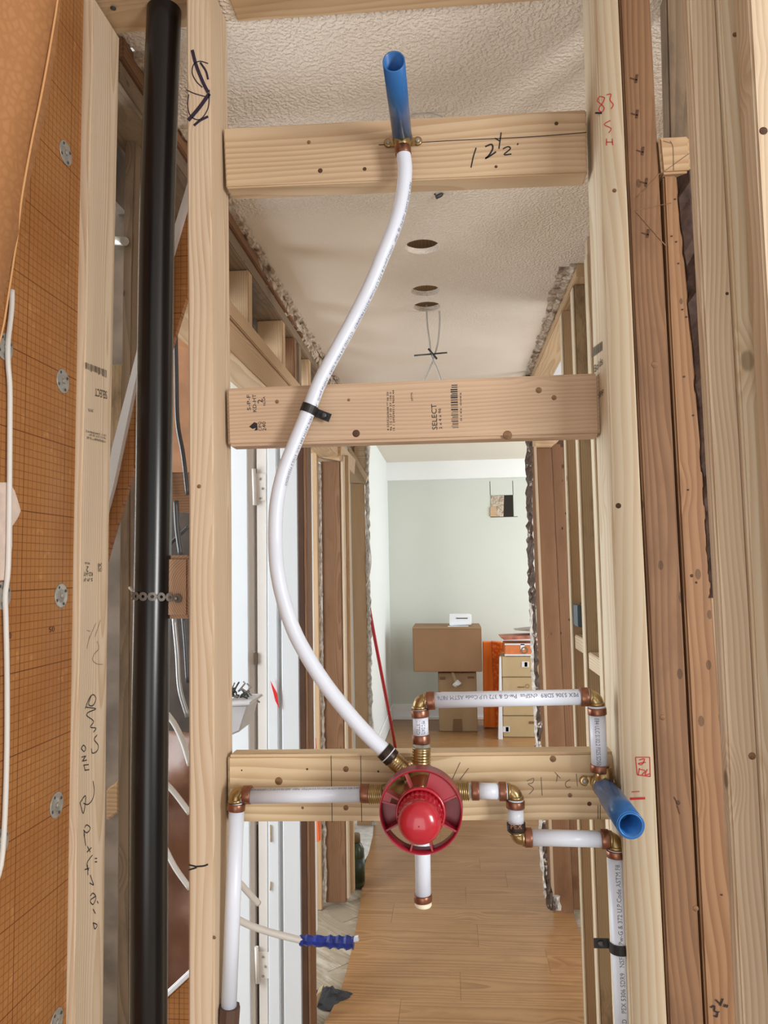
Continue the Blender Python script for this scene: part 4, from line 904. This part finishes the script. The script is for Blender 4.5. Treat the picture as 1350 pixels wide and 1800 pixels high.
# ------------------------------------------------------------ plumbing
PR = .0106
def P(x, y, Y=YP): return W(x, y, Y=Y)
def pipe(par, a, b, Y=YP, r=PR, mat=None): return sweep('pipe', [P(*a, Y), P(*b, Y)], r, mat or pex, par, 28)
def ring(par, a, b, Y=YP, m=None, r=.0126):
    A_, B_ = P(*a, Y), P(*b, Y); d = (B_-A_); L_ = d.length
    return lathe('crimp_ring', [(0,.0100),(0,r*.97),(.0008,r),(L_-.0008,r),(L_,r*.97),(L_,.0100)], A_, d, m or copper, par, 30)
def elbow(par, c, a, b, Y=YP):
    C_ = P(*c, Y); A_ = P(*a, Y); B_ = P(*b, Y)
    pts = []
    for t in [i/10 for i in range(11)]:
        pts.append((1-t)**2*A_+2*t*(1-t)*C_+t*t*B_)
    e = sweep('elbow', pts, .0098, brass, par, 20)
    for q_, s_ in ((A_, C_), (B_, C_)):
        d = (s_-q_).normalized(); lathe('elbow_collar', [(0,.0098),(0,.0112),(.0035,.0112),(.0045,.0098)], q_, d, brass, e, 20)
        lathe('pipe_tip', [(-.004,.0095),(-.004,.0106),(0,.0106),(0,.0095)], q_, d, pex, e, 20)
    return e
def thread(par, a, b, Y=YP, r0=.0128, r1=.0135, n=8, Yb=None, m=None):
    A_, B_ = P(*a, Y), P(*b, Yb or Y); d = B_-A_; L_ = d.length; prof = [(0,.008),(0,r0*.88)]
    for i in range(n):
        t = (i+.0)/n; prof += [(L_*(t+.15/n), r0*.90), (L_*(t+.5/n), r0+(r1-r0)*t), (L_*(t+.85/n), r0*.90)]
    prof += [(L_, r1*.9), (L_, .008)]
    return lathe('threaded_port', prof, A_, d, m or brass, par, 28)
# mixing valve
MV = empty('shower_valve', P(740,1425,YP)); tag(MV, 'brass mixing valve with round red plastic plaster guard and domed cap', 'valve')
body = P(738,1392,YP+.0)
sweep('valve_body', [P(738,1350), P(738,1372), P(738,1400), P(738,1440)], [.014,.022,.024,.018], brass_dull, MV, 24)
lathe('valve_bonnet', [(0,.020),(-.0,.024),(.025,.022),(.03,.019)], body+Vector((0,.0,0)), FN, brass_dull, MV, 28)
sweep('cross_body', [P(672,1395), P(705,1394), P(775,1391), P(800,1390)], [.012,.017,.017,.012], brass_dull, MV, 20)
thread(MV, (676,1396), (648,1396)); thread(MV, (796,1391), (824,1390)); thread(MV, (740,1352), (741,1313), r0=.0138, r1=.0125); thread(MV, (716,1358), (690,1335), r0=.0125, r1=.0115)
for a, b in (((648,1396),(643,1396)), ((824,1390),(829,1390)), ((741,1313),(741,1307)), ((690,1335),(686,1331))):
    lathe('hex_collar', [(0,.009),(0,.0118),((P(*b)-P(*a)).length,.0118),((P(*b)-P(*a)).length,.009)], P(*a), P(*b)-P(*a), steel, MV, 6, smooth=False)
lathe('mounting_screw', [(0,.0045),(.003,.0042),(.0032,.0015)], P(721,1343,1.03), FN, brass, MV, 12)
# guard: hub axis straight toward the camera side (-Y)
YF = .965
fc = W(739.5, 1428, Y=YF); RG = W(813,1428,Y=YF).x-fc.x
def cyl_pt(ang, r, Y_): return Vector((fc.x+r*math.cos(ang), Y_, fc.z+r*math.sin(ang)))
guard = lathe('guard_ring', [(0,RG),(0,RG-.0022),(.022,RG-.0026),(.022,RG+.001),(0,RG)], fc, (0,1,0), redd, MV, 72)
def sector(a0, a1, r0, r1, Y_, th, name='guard_plate', m=None):
    n = max(2, int(abs(a1-a0)/5)); vs = []; fs = []
    for i in range(n+1):
        a = math.radians(a0+(a1-a0)*i/n)
        for rr in (r0, r1):
            for dy in (0, th): vs.append(cyl_pt(a, rr, Y_+dy))
    for i in range(n):
        k = 4*i; fs += [(k,k+4,k+6,k+2),(k+1,k+3,k+7,k+5),(k,k+1,k+5,k+4),(k+2,k+6,k+7,k+3)]
    fs += [(0,2,3,1), (4*n,4*n+1,4*n+3,4*n+2)]
    return mesh_obj(name, vs, fs, m or redd, MV)
hc = W(740, 1440, Y=.93); RH = .0262
HBx, HBz = fc.x, fc.z
sector(24, 74, .030, RG-.001, YF+.002, .0025)
sector(-28, 14, .028, RG-.001, YF+.020, .0025)
sector(166, 208, .028, RG-.001, YF+.020, .0025)
sector(152, 166, .040, RG-.001, YF+.002, .0025)
for a in (24, 74, 112, 152, 166, 208, 254, 286, -28):
    an = math.radians(a); t = Vector((-math.sin(an), 0, math.cos(an)))*.0011
    q = [cyl_pt(an, .024, YF+.001), cyl_pt(an, RG-.001, YF+.001), cyl_pt(an, RG-.001, YF+.02), cyl_pt(an, .024, YF+.02)]
    mesh_obj('spoke', [v+t for v in q]+[v-t for v in q], HEX, redd, MV)
hubc = Vector((fc.x, YF, fc.z))
lathe('guard_hub', [(.07,.0265),(.0,.0272),(-.004,.0275),(-.006,.031),(.004,.0315),(.004,.0285),(.07,.028),(.07,.0265)], hubc, (0,1,0), redp, MV, 48)
lathe('ribbed_collar', [(-.0,.0268),(.022,.0275),(.03,.026)], hubc, FN, redp, MV, 60, smooth=False, scal=.03)
prof = [(.0,.0262),(.020,.0262)]+[(.020+.016*math.sin(t*math.pi/18), .0262*math.cos(t*math.pi/18)**.75) for t in range(1, 9)]+[(.0362,.0006)]
lathe('domed_cap', prof, hubc+Vector((0,-.016,0)), FN, redp, MV, 48)
lathe('centre_dimple', [(0,.0012),(.0006,.0008)], hubc+Vector((0,-.016-.0360,0)), FN, redd, MV, 10)
# curved PEX from shower head elbow to valve
cpts = [(709,268),(712,300),(707,350),(693,400),(672,452),(652,500),(622,560),(592,615),(562,672),(543,720),(516,785),(497,835),(486,890),(484,950),(487,1000),(497,1050),(515,1105),(538,1150),(570,1200),(605,1245),(640,1285),(681,1325)]
cp_w = spline([P(x,y,YP-.000+(.008 if 500<y<1000 else 0)) for x, y in cpts], 6)
CP = empty('riser_pipe', P(681,1325)); tag(CP, 'long white pipe bowing left from top elbow down to valve', 'pipe')
sweep('pipe', cp_w, PR*.99, pex, CP, 28)
ring(CP, (708,258), (709,272), m=copper, r=.0118); ring(CP, (674,1318), (690,1334), m=copper_dark)
lathe('pale_gauge_line', [(0,.0127),(.0015,.0127)], P(682,1326), P(690,1334)-P(682,1326), pex, CP, 24)
pipe_lettering('PEX 5306 SDR9 100 PSI @ 180F   cNSFus pw-G & 372 U.P.Code ASTM F876/F877   CTS-OD 3/4 PEX-b SDR9   cNSFus pw-G   ASTM F876 ASTM E84 ULC S102.2 FS25/SD50', cp_w, PR, .0042, (.9,-.45,-.1), inkgrey, CP, .05, .55)
# left supply
LS = empty('supply_pipe', P(405,1775)); tag(LS, 'white pipe run from valve left, elbowing down beside scribbled stud', 'pipe')
ring(LS, (634,1395), (649,1395)); pipe(LS, (438,1399), (636,1396)); ring(LS, (428,1397), (442,1397)); elbow(LS, (414,1390), (428,1397), (415,1410)); ring(LS, (416,1411), (415,1424)); pipe(LS, (416,1422), (402,1778)); pipe(LS, (401,1790), (398,1860))
pipe_lettering('ASTM F876/F877 CTS-OD 3/4 PEX SDR9   cNSFus   cULus pw-G & 372 U.P.Code ASTM F876 PEX 5306 SDR9', [P(438,1399), P(636,1396)], PR, .0036, (0,-.45,.9), inkgrey, LS, .02, .98, flip=False)
o = sweep('pipe_plug', [P(404,1768), P(402,1798)], .0145, clampbr, None, 8, smooth=False); tag(o, 'brown plastic clamp on pipe at bottom left of scribbled stud', 'clamp')
# right supply
RSu = empty('supply_pipe', P(1097,1800)); tag(RSu, 'white pipe run stepping right and down from valve to bottom', 'pipe')
ring(RSu, (829,1390), (842,1390)); pipe(RSu, (840,1390), (880,1391)); ring(RSu, (877,1391), (890,1391)); elbow(RSu, (906,1391), (892,1391), (906,1404))
ring(RSu, (906,1407), (906,1420)); pipe(RSu, (906,1418), (907,1448)); ring(RSu, (907,1446), (908,1460), m=copper_dark); elbow(RSu, (909,1473), (908,1461), (922,1472)); ring(RSu, (922,1472), (935,1472))
pipe(RSu, (933,1472), (1060,1475)); ring(RSu, (1056,1475), (1070,1475)); elbow(RSu, (1082,1476), (1070,1475), (1082,1492)); ring(RSu, (1082,1494), (1082,1506)); pipe(RSu, (1082,1505), (1098,1860))
lettering('PEX', P(898,1457,YP-.0131), P(918,1457,YP-.0131), .006, FN, copper, RSu)
pipe_lettering('LISTED   PEX 5306 SDR9   NSF us   Pw-G & 372 U.P.Code ASTM F8', [P(1097,1850), P(1082,1508)], PR, .0058, (0,-1,0), inkgrey, RSu, .1, .98)
# upper loop to lower stub
UL = empty('supply_pipe', P(1055,1355)); tag(UL, 'white pipe loop rising from valve top, over and down to blue stub', 'pipe')
ring(UL, (741,1306), (740,1291)); pipe(UL, (740,1294), (739,1256)); ring(UL, (739,1260), (738,1247)); elbow(UL, (737,1231), (738,1246), (750,1232)); ring(UL, (750,1232), (764,1231)); pipe(UL, (762,1231), (1024,1225)); ring(UL, (1020,1225), (1034,1225)); elbow(UL, (1048,1226), (1035,1225), (1049,1240)); ring(UL, (1049,1244), (1050,1256)); pipe(UL, (1050,1254), (1054,1348)); ring(UL, (1054,1344), (1054,1357))
pipe_lettering('PEX 5306 SDR9  cNSFus  Pw-G & 372 U.P.Code ASTM F876', [P(764,1231), P(1020,1225)], PR, .0056, (0,-.9,.42), inkgrey, UL, .02, .98, flip=True)
o = UL.children[-1]
pipe_lettering('E84 ULC S102.2 FS25/SD50', [P(1050,1258), P(1054,1343)], PR, .0056, (-.25,-.95,0), inkgrey, UL, .03, .99)
pipe_lettering('LISTED', [P(740,1262), P(740,1290)], PR, .0050, (-.3,-.95,0), inkgrey, UL, .1, .95)
pipe_lettering('MFG DATE', [P(740,1262), P(740,1290)], PR, .0050, (.35,-.95,0), inkgrey, UL, .1, .95)
# capped bottom outlet
BO = empty('capped_pipe', P(743,1590)); tag(BO, 'short white capped pipe hanging below red valve guard', 'pipe')
pipe(BO, (742,1440), (744,1576)); ring(BO, (743,1572), (744,1584)); lathe('end_cap', [(0,.0095),(0,.0112),(.005,.0114),(.007,.010),(.007,.0001)], P(744,1584), P(744,1592)-P(744,1584), plain('ivory_cap', rgb(236,226,200), .5), BO, 24)
# ear elbows and blue stubs
def stub(px, py, lab, Yb, Yf, sleeve=False, rr=.0142):
    c = W(px, py, Y=Yb); e = empty('pipe_stub', c); tag(e, lab, 'pipe stub')
    prof = [(0,rr*.86),(0,rr),(Yb-Yf,rr),(Yb-Yf,rr-.0018),(.004,rr-.0018),(.004,.0001)]
    lathe('blue_pipe', prof, c, FN, bluep, e, 40)
    if sleeve:
        s0 = .045; lathe('outer_sleeve', [(s0,rr),(s0,rr+.0016),(Yb-Yf-.001,rr+.0016),(Yb-Yf-.001,rr),(s0,rr)], c, FN, bluep, e, 40)
    return e, c
def ear(par, c, up_, mat=brass):
    b = Vector((c.x, YB-.002, c.z))
    lathe('elbow_body', [(0,.013),(.012,.0145),(YB-.004-c.y,.0150),(YB-.002-c.y+.002,.0135)], b, FN, mat, par, 28)
    sweep('elbow_neck', [b+Vector((0,-.012,0)), Vector((c.x, YP, c.z))+Vector((0,0,up_*.012)), Vector((c.x, YP, c.z))+Vector((0,0,up_*.028))], [.0115,.0118,.0105], mat, par, 20)
    for s_ in (-1, 1):
        q = b+Vector((s_*.022, .0005, .002)); tab = lathe('ear_tab', [(0,.0065),(.003,.0065),(.0035,.005)], q, FN, mat, par, 20)
        mesh_obj('ear_arm', [b+Vector((0,-.0028,.008)), q+Vector((0,-.0033,.0055)), q+Vector((0,-.0033,-.0055)), b+Vector((0,-.0028,-.006)), b+Vector((0,0,.008)), q+Vector((0,0,.0055)), q+Vector((0,0,-.0055)), b+Vector((0,0,-.006))], HEX, mat, par, bevel=.0008)
        lathe('screw', [(.003,.0036),(.005,.003),(.0052,.0012)], q, FN, steel, tab, 12)
tpx = (707,243)
e1, c1 = stub(707, 240, 'blue pipe stub pointing out above the top blocking board', 1.060, .895)
ear(e1, c1, -1)
e2, c2 = stub(1062, 1384, 'blue pipe stub pointing out at lower right below white pipe loop', 1.055, .905, True)
ear(e2, c2, 1)
# clamps
def clamp(name, px, py, dirv, lab, mat, Y=YP, rad=PR+.0012, tabdir=1):
    c = P(px, py, Y); t = Vector(dirv).normalized(); s_ = t.cross(Vector(FN)).normalized()*tabdir
    e = empty(name, c); tag(e, lab, 'clamp'); V = []; Fc = []; hw = .0062
    prof = []
    for k in range(0, 13):
        a = math.pi*k/12; prof.append(-s_*math.cos(a)*rad + Vector(FN)*math.sin(a)*rad)
    prof = [prof[0]+Vector((0,1,0))*.012]+prof+[prof[-1]+Vector((0,1,0))*.009, prof[-1]+Vector((0,1,0))*.009+s_*.020]
    for i, q in enumerate(prof):
        nx_ = (prof[min(i+1,len(prof)-1)]-prof[max(i-1,0)]).normalized(); nr_ = nx_.cross(t).normalized()
        for tt in (-hw, hw):
            V += [c+q+t*tt, c+q+t*tt-nr_*.0018]
    for i in range(len(prof)-1):
        k = 4*i; Fc += [(k,k+2,k+6,k+4),(k+1,k+5,k+7,k+3),(k,k+4,k+5,k+1),(k+2,k+3,k+7,k+6)]
    Fc += [(0,1,3,2), (len(V)-4,len(V)-2,len(V)-1,len(V)-3)]
    mesh_obj('strap', V, Fc, mat, e)
    q = c+prof[-1]-s_*.009; lathe('screw', [(0,.0042),(.003,.0038),(.0032,.0014)], q+Vector((0,-.002,0)), FN, steel_dk, e, 12)
    return e
clamp('pipe_clamp', 543, 719, W(562,672,Y=YP)-W(516,785,Y=YP), 'black clamp holding bowed white pipe to middle board', clampb, Y=YP+.008, tabdir=1)
clamp('pipe_clamp', 1089, 1664, W(1082,1505,Y=YP)-W(1098,1860,Y=YP), 'black clamp on right vertical white pipe near bottom', clampb, tabdir=-1)
bpy.context.view_layer.update()
